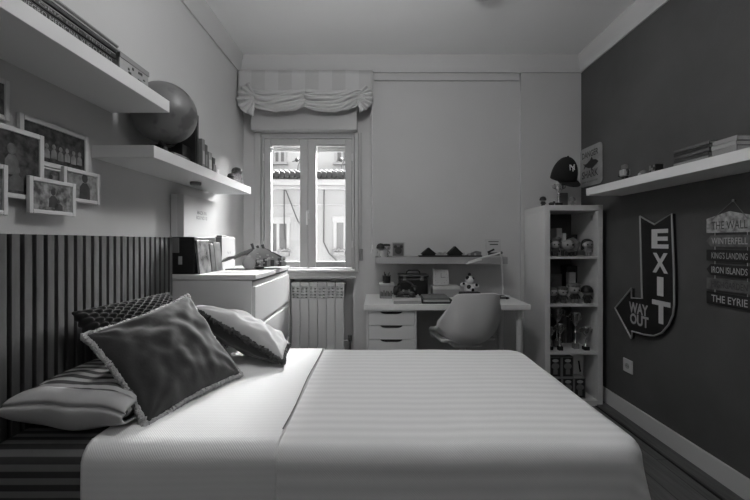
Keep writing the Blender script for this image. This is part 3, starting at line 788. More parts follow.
pb = thing('picture_block', 'small framed picture of a dark bear face on the picture shelf', 'picture')
MB().box(.128, .228, 3.0, 3.02, SZ, SZ+.115, .003).build('frame', M_lgrey, pb)
MB().box(.136, .22, 2.998, 3.0, SZ+.008, SZ+.107).build('picture', mat('picture_ground', 95, .6), pb)
q = MB(); q.ball((.178, 2.997, SZ+.05), .028, (1, .15, 1)); q.ball((.155, 2.997, SZ+.08), .013, (1, .2, 1)); q.ball((.201, 2.997, SZ+.08), .013, (1, .2, 1)); q.build('bear_face', M_black, pb)
sk_ = thing('skyline_model', 'long dark brick-built model with two pointed roofs on the picture shelf', 'model')
MB().box(.34, .84, 2.965, 3.045, SZ, SZ+.012, .001).build('base_plate', M_black, sk_)
for xc, w, h in ((.42, .12, .05), (.63, .125, .06)):
    q = MB(); q.box(xc-w*.42, xc+w*.42, 2.975, 3.035, SZ+.012, SZ+.026); q.prism([(-w/2, 0), (w/2, 0), (0, h)], (xc, 2.968, SZ+.024), (1, 0, 0), (0, 0, 1), (0, .07, 0)); q.build('gable_house', M_soft, sk_, smooth=False)
for k, (x, h) in enumerate([(.495, .018), (.515, .026), (.535, .02), (.553, .028), (.70, .022), (.745, .018), (.79, .016)]): MB().box(x-.008, x+.008, 2.985, 3.02, SZ+.012, SZ+.012+h, .001).build('brick_house', M_lgrey, sk_)
MB().prism([(.72, 0), (.84, 0), (.84, .028), (.80, .035)], (0, 2.99, SZ+.012), (1, 0, 0), (0, 0, 1), (0, .04, 0)).build('ramp', M_mgrey, sk_, smooth=False)
pf = thing('photo_card', 'white framed picture card leaning at the right end of the picture shelf', 'picture')
R = Matrix.Translation((.935, 2.975, SZ)) @ Matrix.Rotation(math.radians(-5), 4, 'X')
MB().box(-.062, .062, 0, .012, 0, .145, .002, M=R).build('frame', mat('card_grey', 178, .6), pf)
q = MB(); q.box(-.045, .045, -.002, 0, .012, .035, M=R); q.build('dark_band', M_dgrey, pf)
MB().box(-.03, .03, -.003, 0, .045, .06, .004, M=R @ Matrix.Rotation(math.radians(-25), 4, 'Y')).build('printed_shape', M_black, pf)
q = MB(); q.box(-.04, .04, -.002, 0, .118, .124, M=R); q.box(-.03, .035, -.002, 0, .095, .103, M=R); q.build('printed_lines', M_dgrey, pf)

# ------------------------------------------------------------------ the tall open bookcase
bc = thing('bookcase', 'tall white open bookcase with four compartments by the dark wall', 'bookcase')
kx0, kx1, ky0, ky1, kz = 1.236, 1.660, 2.742, 3.125, 1.47
MB().box(kx0, kx0+.038, ky0, ky1, 0, kz-.04, .0015, 1).build('side_panel', M_white, bc); MB().box(kx1-.038, kx1, ky0, ky1, 0, kz-.04, .0015, 1).build('side_panel', M_white, bc)
MB().box(kx0, kx1, ky0, ky1, kz-.04, kz, .0015, 1).build('top_board', M_white, bc); MB().box(kx0+.038, kx1-.038, ky0, ky1, 0, .04).build('bottom_board', M_white, bc)
KF = [.04]
for k in range(3):
    z = .376+k*.351; MB().box(kx0+.038, kx1-.038, ky0+.002, ky1, z, z+.016).build('shelf_board', M_white, bc); KF.append(z+.016)
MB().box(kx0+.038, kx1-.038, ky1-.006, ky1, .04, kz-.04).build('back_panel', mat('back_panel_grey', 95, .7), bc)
MB().box(kx1-.0405, kx1-.038, 2.80, 2.83, 1.36, 1.40, .002).build('wall_bracket', M_lgrey, bc)
# first (top) compartment
z = KF[3]
def upright_book(x, y, z, w, d, h, g_, label, group):
    t = thing('book', label, 'book', group); MB().box(x+.002, x+w-.002, y+.003, y+d, z+.001, z+h-.002).build('pages', M_paper, t)
    c = MB(); c.box(x, x+.002, y, y+d+.002, z, z+h); c.box(x+w-.002, x+w, y, y+d+.002, z, z+h); c.box(x+.002, x+w-.002, y, y+.003, z, z+h); c.build('cover', mat('book_cover_%d' % g_, g_, .5), t)
    return t
upright_book(1.432, 2.97, z, .04, .13, .215, 215, 'wide pale book standing in the top compartment of the bookcase', 'books in the top compartment')
upright_book(1.478, 2.965, z, .024, .13, .175, 225, 'thin white book standing right of the wide pale one in the bookcase', 'books in the top compartment')
tag(MB().box(1.515, 1.60, 2.98, 3.1, z, z+.165, .003).build('gift_box', M_black), 'black box standing at the back of the top bookcase compartment', 'box')
figurine(1.335, 2.80, z, .125, 60, 70, 'dark masked toy figurine at the left of the top bookcase compartment', 'big-headed toy figurines', kind=2)
rd = thing('toy_figurine', 'toy rider lying across with a long curved tail in the top bookcase compartment', 'figurine', 'big-headed toy figurines')
q = MB(); q.tube([(1.37, 2.83, z+.12), (1.40, 2.83, z+.08), (1.45, 2.83, z+.055), (1.50, 2.84, z+.06), (1.53, 2.85, z+.10), (1.50, 2.86, z+.125), (1.46, 2.86, z+.12)], [.012, .02, .032, .034, .024, .018, .008], 12); q.ball((1.372, 2.83, z+.128), .022, (1.2, 1, .9)); q.build('body', M_mgrey, rd)
MB().ball((1.44, 2.815, z+.085), .042, (1.1, .9, .9)).build('head', mat('toy_face', 150), rd)
for x in (1.42, 1.46): MB().ball((x, 2.779, z+.085), .007, (1, .5, 1), 8).build('eye', M_soft, rd)
for x in (1.41, 1.44, 1.47, 1.50): MB().box(x-.008, x+.008, 2.815, 2.845, z, z+.045, .004).build('leg', M_dgrey, rd)
figurine(1.580, 2.80, z, .125, 130, 25, 'black-haired toy figurine at the right of the top bookcase compartment', 'big-headed toy figurines', kind=2)
# second compartment
z = KF[2]
fr2 = thing('framed_photo', 'small pale framed photo at the left of the second bookcase compartment', 'picture frame'); MB().box(1.395, 1.49, 3.0, 3.015, z, z+.20, .003).build('frame', M_mgrey, fr2); MB().box(1.405, 1.48, 2.998, 3.0, z+.01, z+.19).build('photo', mat('photo_grey', 120, .4, var=.3, scale=18), fr2)
tag(MB().box(1.525, 1.612, 3.0, 3.1, z, z+.265, .003).build('gift_box', M_black), 'tall black box at the back of the second bookcase compartment', 'box')
upright_book(1.506, 2.92, z, .048, .05, .22, 190, 'pale upright book before the tall black box in the bookcase', None)
for i, (x, h, gb, gh, kd, lab) in enumerate([(1.320, .115, 45, 90, 2, 'masked'), (1.398, .120, 60, 80, 1, 'spiky-haired'), (1.482, .145, 50, 110, 1, 'curly light-haired'), (1.576, .13, 40, 22, 0, 'black-haired')]):
    figurine(x, 2.80, z, h, gb, gh, lab+' toy figurine, '+('leftmost', 'second from the left', 'third from the left', 'rightmost')[i]+' in the second bookcase compartment', 'big-headed toy figurines', kind=kd)
# third compartment: trophies before dark books
z = KF[1]
for i, x in enumerate((1.445, 1.472, 1.50, 1.527, 1.554)):
    upright_book(x, 3.0, z, .0235, .12, (.21, .20, .22, .21, .19)[i], (50, 70, 95, 60, 45)[i], 'dark book standing behind the trophies, '+('first', 'second', 'third', 'fourth', 'last')[i]+' from the left', 'dark books behind the trophies')
def trophy(x, y, z, h, r, label, group='trophies in the bookcase', base='stone', handles=True, star=False):
    t = thing('trophy', label, 'trophy', group); bh = h*.16
    MB().box(x-r*.6, x+r*.6, y-r*.6, y+r*.6, z, z+bh, .003).build('plinth', mat('trophy_stone', 120, .5, var=.3, scale=30) if base == 'stone' else M_soft, t)
    MB().lathe([(r*.5, 0), (r*.5, .004), (r*.16, .02), (r*.12, h*.28), (r*.3, h*.32), (r*.12, h*.36), (r*.14, h*.46)], (x, y, z+bh)).build('stem', M_chrome, t)
    MB().lathe([(r*.14, 0), (r*.5, h*.06), (r*.85, h*.18), (r, h*.36), (r*1.05, h*.38), (r*.95, h*.37), (r*.75, h*.18), (0, h*.04)], (x, y, z+bh+h*.46), close=False).build('cup', M_chrome, t)
    if handles:
        for s_ in (-1, 1): MB().tube([(x+s_*r*.8, y, z+bh+h*.62), (x+s_*r*1.35, y, z+bh+h*.66), (x+s_*r*1.5, y, z+bh+h*.76), (x+s_*r*1.0, y, z+bh+h*.80)], r*.09, 8).build('handle', M_chrome, t)
    return t
tall = [(1.400, 2.90, .30, .042, 'tall silver trophy at the back left of the third bookcase compartment', 'stone'), (1.515, 2.85, .27, .034, 'slim tall silver trophy in the middle of the third bookcase compartment', 'stone'),
        (1.374, 2.80, .195, .028, 'medium silver trophy on a black plinth in front in the third bookcase compartment', 'black'), (1.312, 2.81, .17, .020, 'small silver trophy leftmost in the third bookcase compartment', 'black'), (1.572, 2.81, .17, .034, 'short silver two-handled trophy rightmost in the third bookcase compartment', 'black')]
for x, y, h, r, lab, bs_ in tall: trophy(x, y, z, h, r, lab, base=bs_)
# bottom compartment: boxed figures and a paper bag
z = KF[0]
M_boxd = mat('toy_box_dark', 28, .3); M_boxe = mat('toy_box_edge', 120, .5)
def toy_box(x, y, z, label):
    t = thing('toy_box', label, 'box', 'boxed toy figures in the bookcase')
    MB().box(x, x+.086, y, y+.085, z, z+.155, .002).build('carton', M_boxe, t)
    MB().box(x+.007, x+.079, y-.0015, y, z+.01, z+.147).build('box_window', M_boxd, t)
    q = MB(); q.ball((x+.043, y-.002, z+.085), .026, (1.1, .1, .9)); q.box(x+.027, x+.059, y-.004, y-.0015, z+.025, z+.062, .001); q.build('figure_inside', M_mgrey, t)
    MB().ball((x+.043, y-.002, z+.126), .018, (1.3, .1, .7)).build('box_emblem', M_lgrey, t)
for i, (x, zz) in enumerate([(1.29, z), (1.392, z), (1.495, z)]): pass
toy_box(1.290, 2.775, z, 'boxed toy figure at the lower left of the bottom bookcase compartment')
toy_box(1.378, 2.775, z, 'boxed toy figure in the lower row of the bottom bookcase compartment, middle')
toy_box(1.466, 2.775, z, 'boxed toy figure in the lower row of the bottom bookcase compartment, right')
toy_box(1.284, 2.775, z+.156, 'boxed toy figure in the upper row of the bottom bookcase compartment, left')
toy_box(1.376, 2.775, z+.156, 'boxed toy figure in the upper row of the bottom bookcase compartment, right')
pbg = thing('paper_bag', 'white tapering paper bag standing right in the bottom bookcase compartment', 'bag')
q = MB(); A = []
for zz, hw, hd_ in ((0, .035, .03), (.12, .045, .035), (.30, .075, .045)): A.append([q.bm.verts.new((1.560+ (0.0 if zz < .2 else -.01)+sx*hw*(.8 if zz > .2 else 1), 2.945+sy*hd_, z+zz)) for sx, sy in ((-1, -1), (1, -1), (1, 1), (-1, 1))])
for a, b_ in zip(A, A[1:]):
    for k in range(4): q.bm.faces.new((a[k], a[(k+1) % 4], b_[(k+1) % 4], b_[k]))
q.bm.faces.new(A[0]); q.bm.faces.new(A[-1][::-1]); q.build('bag_body', mat('white_bag_paper', 215, .8), pbg, smooth=False)
MB().box(-.006, .006, -.002, .0, -.045, .045, .002, M=Matrix.Translation((1.572, 2.898, z+.20)) @ Matrix.Rotation(math.radians(-10), 4, 'Y') @ Matrix.Rotation(math.radians(3), 4, 'X')).build('dark_mark', M_soft, pbg)

# ------------------------------------------------------------------ on top of the bookcase
z = kz
th = trophy(1.385, 2.84, z, .17, .034, 'silver trophy under the black cap on top of the bookcase', group=None, base='black')
cap = thing('baseball_cap', 'black baseball cap with a white NY emblem on top of the bookcase', 'cap')
cz_ = Vector((.0, -.42, .9)).normalized(); cf = Vector((.18, -.85, -.42)); cf = (cf-cz_*cf.dot(cz_)).normalized(); cx_ = cf.cross(cz_)*-1
cc = Vector((1.445, 2.885, z+.235)); M_cap = mat('black_cap_cloth', 16, .9)
def cl_(a, b_, c_): return cc+cx_*a+cf*b_+cz_*c_
q = MB()
def dome(s, t):
    a = s*2*PI; el = (PI/2)*(1-t)
    return cl_(.092*math.cos(a)*math.cos(el), .10*math.sin(a)*math.cos(el), .150*math.sin(el)**.9-.02*(1-math.sin(el)))
q.grid(dome, 36, 14); co = q.build('crown', M_cap, cap, ang=60); co.modifiers.new('s', 'SOLIDIFY').thickness = .003
MB().ball(cl_(0, 0, .151), .007).build('button', M_cap, cap)
q = MB()
def brim(s, t):
    a = math.radians(25+130*s); d = .06*math.sin(PI*s)**.6*t
    return cl_(.09*math.cos(a)+math.cos(a)*.25*d, .098*math.sin(a)+d, -.018-.3*d)
q.grid(brim, 24, 6); bo_ = q.build('brim', M_cap, cap, ang=60); bo_.modifiers.new('s', 'SOLIDIFY').thickness = .004
EM = mat('white_thread', 215, .8)
en = (cz_*.42+cf*.9).normalized(); eu = (cz_-en*cz_.dot(en)).normalized(); er = eu.cross(en)*-1; er = er if er.x > 0 else -er; ec = cl_(0, .0825, .082)+en*.008-er*.014
q = MB(); q.text('N', ec-er*.022-eu*.014, er, eu, .042, .042, .001, bold=.01); q.text('Y', ec-er*.018-eu*.024, er, eu, .042, .050, .002, bold=.01); q.build('emblem', EM, cap, smooth=False)
figurine(1.27, 2.85, z, .075, 50, 40, 'tiny dark figurine left of the trophy on top of the bookcase')
fg = thing('toy_animal', 'tiny dark toy animal beside the trophy base on top of the bookcase', 'toy')
q = MB(); q.ball((1.325, 2.83, z+.018), .016, (1.4, 1, .8)); q.ball((1.342, 2.825, z+.03), .010); q.build('toy_body', M_dgrey, fg)
for dx in (-.012, .012): MB().box(1.325+dx-.004, 1.325+dx+.004, 2.82, 2.84, z, z+.012, .001).build('leg', M_dgrey, fg)
tag(box_obj('picture_block', mat('grey_block', 95, .6), 1.43, 1.50, 2.93, 2.96, z, z+.115), 'grey upright block behind the trophy on top of the bookcase', 'block')
figurine(1.487, 2.84, z, .07, 140, 110, 'tiny pale figurine right of the trophy on top of the bookcase')

# ------------------------------------------------------------------ signs on the dark wall
nX = (-1, 0, 0); AX = Vector((0, -1, 0)); AZ = Vector((0, 0, 1))
def wall_prism(pxs, X, depth):
    P = [on_x(u, v, X) for u, v in pxs]; return MB().prism([(-p.y, p.z) for p in P], (X, 0, 0), AX, AZ, (depth, 0, 0))
ds = thing('danger_sign', 'grey metal DANGER SHARK sign in the corner above the bookcase', 'sign')
R_ = .035; y0, y1, z0, z1 = 2.822, 3.125, 1.648, 1.962
pts = []
for cy, cz_, a0 in ((y1-R_, z0+R_, 180), (y0+R_, z0+R_, 270), (y0+R_, z1-R_, 0), (y1-R_, z1-R_, 90)):
    for k in range(5): a = math.radians(a0+k*22.5); pts.append((-cy+R_*math.cos(a), cz_+R_*math.sin(a)))
MB().prism(pts, (XR-.012, 0, 0), AX, AZ, (.004, 0, 0)).build('sign_plate', mat('worn_sign_metal', 145, .6, var=.2, scale=12), ds, smooth=False)
q = MB(); q.text('DANGER', (XR-.012, y1-.03, z1-.085), AX, AZ, .225, .05, .0015, bold=.02); q.text('SHARK', (XR-.012, y1-.03, z0+.065), AX, AZ, .225, .06, .0015, bold=.02); q.text('SWIM AT OWN RISK', (XR-.012, y1-.03, z0+.028), AX, AZ, .22, .014, .0015)
q.build('lettering', M_dgrey, ds, smooth=False)
shk = [(-.5, .12), (-.40, .02), (-.46, -.12), (-.34, -.03), (-.15, -.12), (.05, -.15), (.02, -.24), (.14, -.15), (.36, -.06), (.5, .03), (.35, .13), (.14, .17), (.08, .30), (-.02, .18), (-.25, .08), (-.36, .07)]
MB().prism([(a*.21, b*.2) for a, b in shk], (XR-.012, (y0+y1)/2, (z0+z1)/2+.01), AX, AZ, (-.002, 0, 0)).build('shark_silhouette', M_black, ds, smooth=False)

ex = thing('arrow_sign', 'large black arrow sign reading EXIT WAY OUT on the dark wall', 'sign')
out = [(640.3, 216.2), (654.7, 224.5), (672, 213.7), (674.3, 270), (674.6, 305), (673.3, 315), (669, 325), (662, 333), (654, 336), (644, 334.5), (632.4, 331.3), (631.7, 338.4), (615.3, 308), (631.7, 288.5), (631.7, 298), (642.4, 298.4)]
XS = XR-.022
wall_prism(out, XS, .02).build('sign_body', mat('sign_black', 26, .5), ex, smooth=False)
P = [on_x(u, v, XS) for u, v in out]; q = MB()
q.tube([p+Vector((-.002, 0, 0)) for p in P]+[P[0]+Vector((-.002, 0, 0))], .0055, 8); q.build('sign_rim', mat('sign_rim_silver', 165, .45, metal=.3), ex)
M_let = mat('sign_letter_grey', 195, .5)
for s_, (ua, va, ub, vb) in zip('EXIT', (((652.5), 229, 669.5, 248.5), (653.5, 253, 669, 273), (658, 277, 664.5, 296), (653, 301, 671.5, 324))):
    a, b_ = on_x(ua, vb, XS), on_x(ub, va, XS); vm = on_x((ua+ub)/2, vb, XS); vt = on_x((ua+ub)/2, va, XS)
    MB().text(s_, (XS, a.y, vm.z), AX, AZ, a.y-b_.y, vt.z-vm.z, .006, bold=.035).build('letter', M_let, ex, smooth=False)
for s_, (ua, va, ub, vb) in (('WAY', (629.5, 303.5, 648.5, 314.5)), ('OUT', (630.5, 315, 649, 326))):
    a, b_ = on_x(ua, vb, XS), on_x(ub, va, XS); vm = on_x((ua+ub)/2, vb, XS); vt = on_x((ua+ub)/2, va, XS)
    MB().text(s_, (XS, a.y, vm.z), AX, AZ, a.y-b_.y, vt.z-vm.z, .003, bold=.035).build('lettering', mat('sign_small_letters', 165, .5), ex, smooth=False)

hs = thing('hanging_sign', 'stack of six small wooden name boards hanging on the dark wall', 'sign')
X = XR-.012
MB().tube([on_x(712, 220, X), on_x(733, 200.5, X), on_x(748, 219, X)], .0018, 6).build('hanging_cord', M_mgrey, hs)
MB().lathe([(.004, 0), (.004, .010), (.007, .012)], (X+.012, on_x(733, 200, X).y, on_x(733, 200.5, X).z), axis=(-1, 0, 0)).build('nail', M_chrome, hs)
rows = [('THE WALL', 219, 233, 150, 60, 'peak', None), ('WINTERFELL', 235.5, 246.5, 92, 165, 'left', None), ("KING'S LANDING", 249.5, 260.5, 28, 150, 'right', None), ('IRON ISLANDS', 263.5, 274.5, 26, 165, 'left', None), ('HIGHGARDEN', 277.5, 288.5, 84, 50, 'right', None), ('THE EYRIE', 291, 303, 24, 165, 'right', None)]
yl = on_x(706.5, 240, X).y; yr = yl-.245
for i, (w_, va, vb, gb, gl, sh_, _) in enumerate(rows):
    zt = on_x(706.5, va, X).z; zb = on_x(706.5, vb, X).z; zm = (zt+zb)/2
    if sh_ == 'peak': pts = [(-yl, zb), (-yr, zb), (-yr, zt), (-(yl+yr)/2, zt+.03), (-yl, zt)]
    elif sh_ == 'left': pts = [(-yl, zm), (-yl+.025, zb), (-yr, zb), (-yr, zt), (-yl+.025, zt)]
    else: pts = [(-yl, zb), (-yr-.025, zb), (-yr, zm), (-yr-.025, zt), (-yl, zt)]
    o = MB().prism(pts, (X, 0, 0), AX, AZ, (.008, 0, 0)).build('name_board', mat('board_%d' % gb, gb, .7, var=.6 if gb > 140 else .3 if gb > 60 else .1, scale=40), hs, smooth=False)
    MB().text(w_, (X, yl-.03, zb+(zt-zb)*.22), AX, AZ, .185, (zt-zb)*.56, .0012, bold=.006).build('lettering', mat('letters_%d' % gl, gl, .6), o, smooth=False)
q = MB()
for y in (yl-.045, yr+.035):
    for (a, b_) in zip(rows, rows[1:]): q.tube([(X-.001+.004, y, on_x(706.5, a[2], X).z), (X+.003, y, on_x(706.5, b_[1], X).z)], .0015, 6)
q.build('links', M_lgrey, hs)

sc_ = thing('wall_socket', 'small white wall socket low on the dark wall', 'socket')
a, b_ = on_x(624.3, 360, XR), on_x(633.5, 373, XR)
MB().box(XR-.010, XR-.001, b_.y, a.y, .36-.045, .36+.045, .004).build('face_plate', M_pvc, sc_)
MB().lathe([(.019, 0), (.019, .003), (.016, .003), (.015, .001), (0, .001)], (XR-.0105, (a.y+b_.y)/2, .36), axis=(-1, 0, 0)).build('socket_well', M_lgrey, sc_)
q = MB()
for dy in (-.0095, .0095): q.lathe([(.003, 0), (.003, .0008)], (XR-.0118, (a.y+b_.y)/2+dy, .36), axis=(-1, 0, 0), seg=8)
q.build('pin_holes', M_soft, sc_)

# ------------------------------------------------------------------ on the right-hand shelf
RZ = 1.572
def on_shelf(u): return 1.50*375/(u-376)
rb = thing('toy_robot', 'small dark and pale toy robot at the far end of the right shelf', 'toy')
x, y = 1.52, on_shelf(621.5)
q = MB(); q.box(x-.022, x+.022, y-.02, y+.02, RZ+.03, RZ+.07, .005); q.build('robot_body', M_lgrey, rb)
MB().box(x-.015, x+.015, y-.014, y+.014, RZ+.072, RZ+.10, .005).build('head', M_mgrey, rb)
for s_ in (-1, 1):
    MB().box(x-.01, x+.01, y+s_*.012-.008, y+s_*.012+.008, RZ, RZ+.03, .002).build('leg', M_black, rb); MB().tube([(x, y+s_*.022, RZ+.066), (x-.005, y+s_*.038, RZ+.05), (x-.01, y+s_*.04, RZ+.03)], .007, 8).build('arm', M_black, rb)
tt = thing('toy_turtle', 'tiny rounded pale toy on the right shelf beside the patterned cube', 'toy')
y = on_shelf(640); q = MB(); q.ball((x, y, RZ+.018), .022, (1, 1.1, .8)); q.build('shell', M_mgrey, tt); MB().ball((x-.022, y, RZ+.012), .009).build('head', M_lgrey, tt)
for a_, c_ in ((-.013, -.013), (-.013, .013), (.013, -.013), (.013, .013)): MB().ball((x+a_, y+c_, RZ+.004), .005, seg=8).build('foot', M_mgrey, tt)
cu = thing('puzzle_cube', 'patterned cube on the right shelf between the tiny toys and the books', 'cube')
y = on_shelf(653); MB().box(1.495, 1.540, y-.022, y+.022, RZ, RZ+.048, .003).build('cube_core', M_black, cu)
q = MB()
for a_ in range(3):
    for c_ in range(3):
        if (a_*2+c_) % 3 != 1: q.box(1.4935, 1.495, y-.020+a_*.014, y-.008+a_*.014, RZ+.004+c_*.014, RZ+.016+c_*.014)
q.build('cube_stickers', M_mgrey, cu)
def flat_book(x0, x1, y0, y1, z0, z1, g_, label, group, text=None, lg=170, spine='x-'):
    """a closed book lying flat: pages, cover with spine on the named side"""
    t = thing('book', label, 'book', group); e = .0025
    if spine == 'x-': pg = (x0+.003, x1-.004, y0+.004, y1-.004)
    else: pg = (x0+.004, x1-.003, y0+.004, y1-.004)
    MB().box(pg[0], pg[1], pg[2], pg[3], z0+e, z1-e).build('pages', M_paper, t)
    c = MB(); c.box(x0, x1, y0, y1, z0, z0+e, .001, 1); c.box(x0, x1, y0, y1, z1-e, z1, .001, 1)
    if spine == 'x-': c.box(x0-.001, x0+.003, y0, y1, z0+.0005, z1-.0005, .001, 1)
    else: c.box(x1-.003, x1+.001, y0, y1, z0+.0005, z1-.0005, .001, 1)
    c.build('cover', mat('book_cover_%d' % g_, g_, .45), t)
    if text:
        h = (z1-z0)*.52; w = (y1-y0)*.85
        if spine == 'x-': MB().text(text, (x0-.001, y1-(y1-y0)*.12, z0+(z1-z0)*.25), (0, -1, 0), (0, 0, 1), w, h, .0006).build('spine_lettering', mat('letters_%d' % lg, lg, .6), t, smooth=False)
        else: MB().text(text, (x1+.001, y0+(y1-y0)*.08, z0+(z1-z0)*.25), (0, 1, 0), (0, 0, 1), w, h, .0006).build('spine_lettering', mat('letters_%d' % lg, lg, .6), t, smooth=False)
    return t
ya, yb = on_shelf(675), on_shelf(711)
zz = RZ
for i, (h, g_, d) in enumerate([(.019, 120, 0), (.018, 52, .004), (.016, 70, -.003), (.017, 38, .002), (.014, 84, -.004)]):
    flat_book(1.493+d*.5, 1.65, yb+.002+d, ya+d, zz, zz+h-.0004, g_, 'book lying in the dark pile on the right shelf, '+('lowest', 'second from the bottom', 'in the middle', 'second from the top', 'topmost')[i], 'books lying on the right shelf'); zz += h
ya2, yb2 = on_shelf(712), on_shelf(741)
zz = RZ
for i, (h, g_, d) in enumerate([(.032, 125, 0), (.019, 150, .003), (.021, 140, -.002)]):
    flat_book(1.495, 1.585, yb2+d+.012, ya2+d-.006, zz, zz+h-.0004, g_, 'pale book in the near pile on the right shelf, '+('lowest', 'in the middle', 'topmost')[i], 'books lying on the right shelf'); zz += h

# ------------------------------------------------------------------ upper left shelf: big lying books and a box
UZ = 1.807
zz = UZ
for i, (h, g_, y1, d, lg) in enumerate([(.026, 22, 1.312, 0, 150), (.016, 30, 1.302, .003, 130), (.008, 125, 1.308, -.003, 0), (.011, 40, 1.304, .002, 0), (.007, 150, 1.318, .004, 0), (.010, 55, 1.312, .0, 0), (.008, 135, 1.322, -.002, 0)]):
    flat_book(-1.13, -.905+d, .90, y1, zz, zz+h-.0004, g_, 'large book lying on the upper left shelf, '+('lowest of the pile', 'second from the bottom', 'third from the bottom', 'fourth from the bottom', 'third from the top', 'second from the top', 'topmost of the pile')[i], 'large books lying on the upper left shelf', ('IP NEGRO MEDICINA VUELO OTRO', 'HISTORIA DEL TIEMPO', None, None, None, None, None)[i], lg, spine='x+'); zz += h
gb_ = thing('game_box', 'pale speckled box beside the large books on the upper left shelf', 'box')
M_speck = mat('pale_card_box', 150, .7, var=.1, scale=12)
MB().box(-1.12, -.91, 1.332, 1.50, UZ, UZ+.062, .002).build('box_base', M_speck, gb_); MB().box(-1.122, -.907, 1.330, 1.502, UZ+.052, UZ+.072, .002).build('lid', mat('card_lid', 130, .7), gb_)
q = MB()
rr = random.Random(3)
for k in range(9): yy = 1.34+rr.random()*.15; z_ = UZ+.006+rr.random()*.035; q.box(-.9098, -.9085, yy, yy+.004+.010*rr.random(), z_, z_+.004+.006*rr.random())
q.build('printed_marks', M_black, gb_)

# ------------------------------------------------------------------ lower left shelf: globe and friends
LZ = 1.589
gl = thing('globe', 'large dark desk globe between the two left shelves', 'globe')
gc_ = Vector((-.995, 1.765, 1.806)); GR = .141
m = bpy.data.materials.new('globe_map'); m.use_nodes = True; N = NT(m); b_ = N.n['Principled BSDF']; tc = N.node('ShaderNodeTexCoord'); nz = N.node('ShaderNodeTexNoise'); nz.inputs['Scale'].default_value = 6.0; nz.inputs['Detail'].default_value = 3
N.link(tc.outputs['Object'], nz.inputs['Vector']); mr = N.node('ShaderNodeMapRange'); mr.inputs['From Min'].default_value = .50; mr.inputs['From Max'].default_value = .54; mr.inputs['To Min'].default_value = lin(98); mr.inputs['To Max'].default_value = lin(74)
N.link(nz.outputs[0], mr.inputs[0]); N.link(mr.outputs[0], b_.inputs['Base Color']); b_.inputs['Roughness'].default_value = .42
MB().ball(gc_, GR, seg=48).build('sphere', m, gl)
ax = Vector((.35, .1, 1)).normalized(); axx = Vector((1, 0, -.35)).normalized()
MB().lathe([(.075, 0), (.075, .008), (.06, .016), (.02, .03), (.014, .045), (.014, .062)], (gc_.x, gc_.y, LZ), seg=32).build('globe_base', M_black, gl)
q = MB(); q.tube([gc_+(Vector((0, -1, 0))*math.cos(t)*.0+Vector((0, math.cos(t), math.sin(t))))*(GR+.010) for t in [math.radians(-105+k*11) for k in range(17)]], .006, 8); q.build('meridian_arm', M_dmetal, gl)
tag(MB().tube([(-.93, 1.71, LZ+.012), (-.925, 1.78, LZ+.013), (-.935, 1.86, LZ+.015)], .012).build('toy_torch', M_mgrey), 'short grey toy torch lying under the globe', 'toy')
tag(box_obj('storage_box', M_black, -1.12, -.955, 1.852, 1.935, LZ, LZ+.095), 'small black box between the globe base and the tall dark frame', 'box')
# framed picture standing end-on, then small things
fp = thing('framed_photo', 'tall thin dark picture frame standing right of the globe', 'picture frame')
MB().box(-1.13, -.925, 1.942, 1.958, LZ, LZ+.27, .002).build('frame', mat('dark_frame', 48, .5), fp); MB().box(-1.12, -.935, 1.939, 1.942, LZ+.012, LZ+.258).build('photo', mat('dark_print', 30, .6), fp)
def small_box(x, y, w, d, h, g_, label, name='game_case'):
    t = thing(name, label, 'box', 'small boxes on the lower left shelf'); MB().box(x, x+w, y, y+d, LZ, LZ+h, .002).build('box_body', mat('case_%d' % g_, g_, .5), t)
    MB().box(x+w, x+w+.001, y+d*.15, y+d*.85, LZ+h*.15, LZ+h*.6).build('printed_panel', mat('panel_%d' % (g_+50), g_+50, .5), t)
small_box(-1.06, 1.968, .148, .032, .155, 110, 'grey case standing nearest the tall frame on the lower left shelf')
small_box(-1.06, 2.005, .146, .032, .135, 60, 'dark case standing second behind the tall frame on the lower left shelf')
small_box(-1.07, 2.045, .158, .042, .105, 130, 'pale case third behind the tall frame on the lower left shelf')
small_box(-1.06, 2.094, .148, .036, .085, 70, 'dark grey low case fourth on the lower left shelf')
small_box(-1.05, 2.137, .138, .05, .052, 185, 'low white case at the end of the row on the lower left shelf')
figurine(-1.02, 2.04+.14, LZ, .10, 60, 30, 'small dark figurine behind the white case on the lower left shelf', kind=0, rz=.8)
vp = thing('carved_ornament', 'small dark ribbed ornament at the far end of the lower left shelf', 'ornament')
q = MB()
for k in range(6):
    yy = 2.375+k*.036; hh = (.045, .055, .07, .085, .092, .07)[k]; q.lathe([(.020, 0), (.024, hh*.2), (.019, hh*.4), (.024, hh*.6), (.019, hh*.8), (.02, hh*.9), (.008, hh), (0, hh+.002)], (-.918-.003*k, yy, LZ), seg=12)
q.ball((-.935, 2.52, LZ+.085), .034, (1, 1.2, .8)); q.build('ornament_body', mat('dark_carved', 50, .5, var=.6, scale=60), vp)

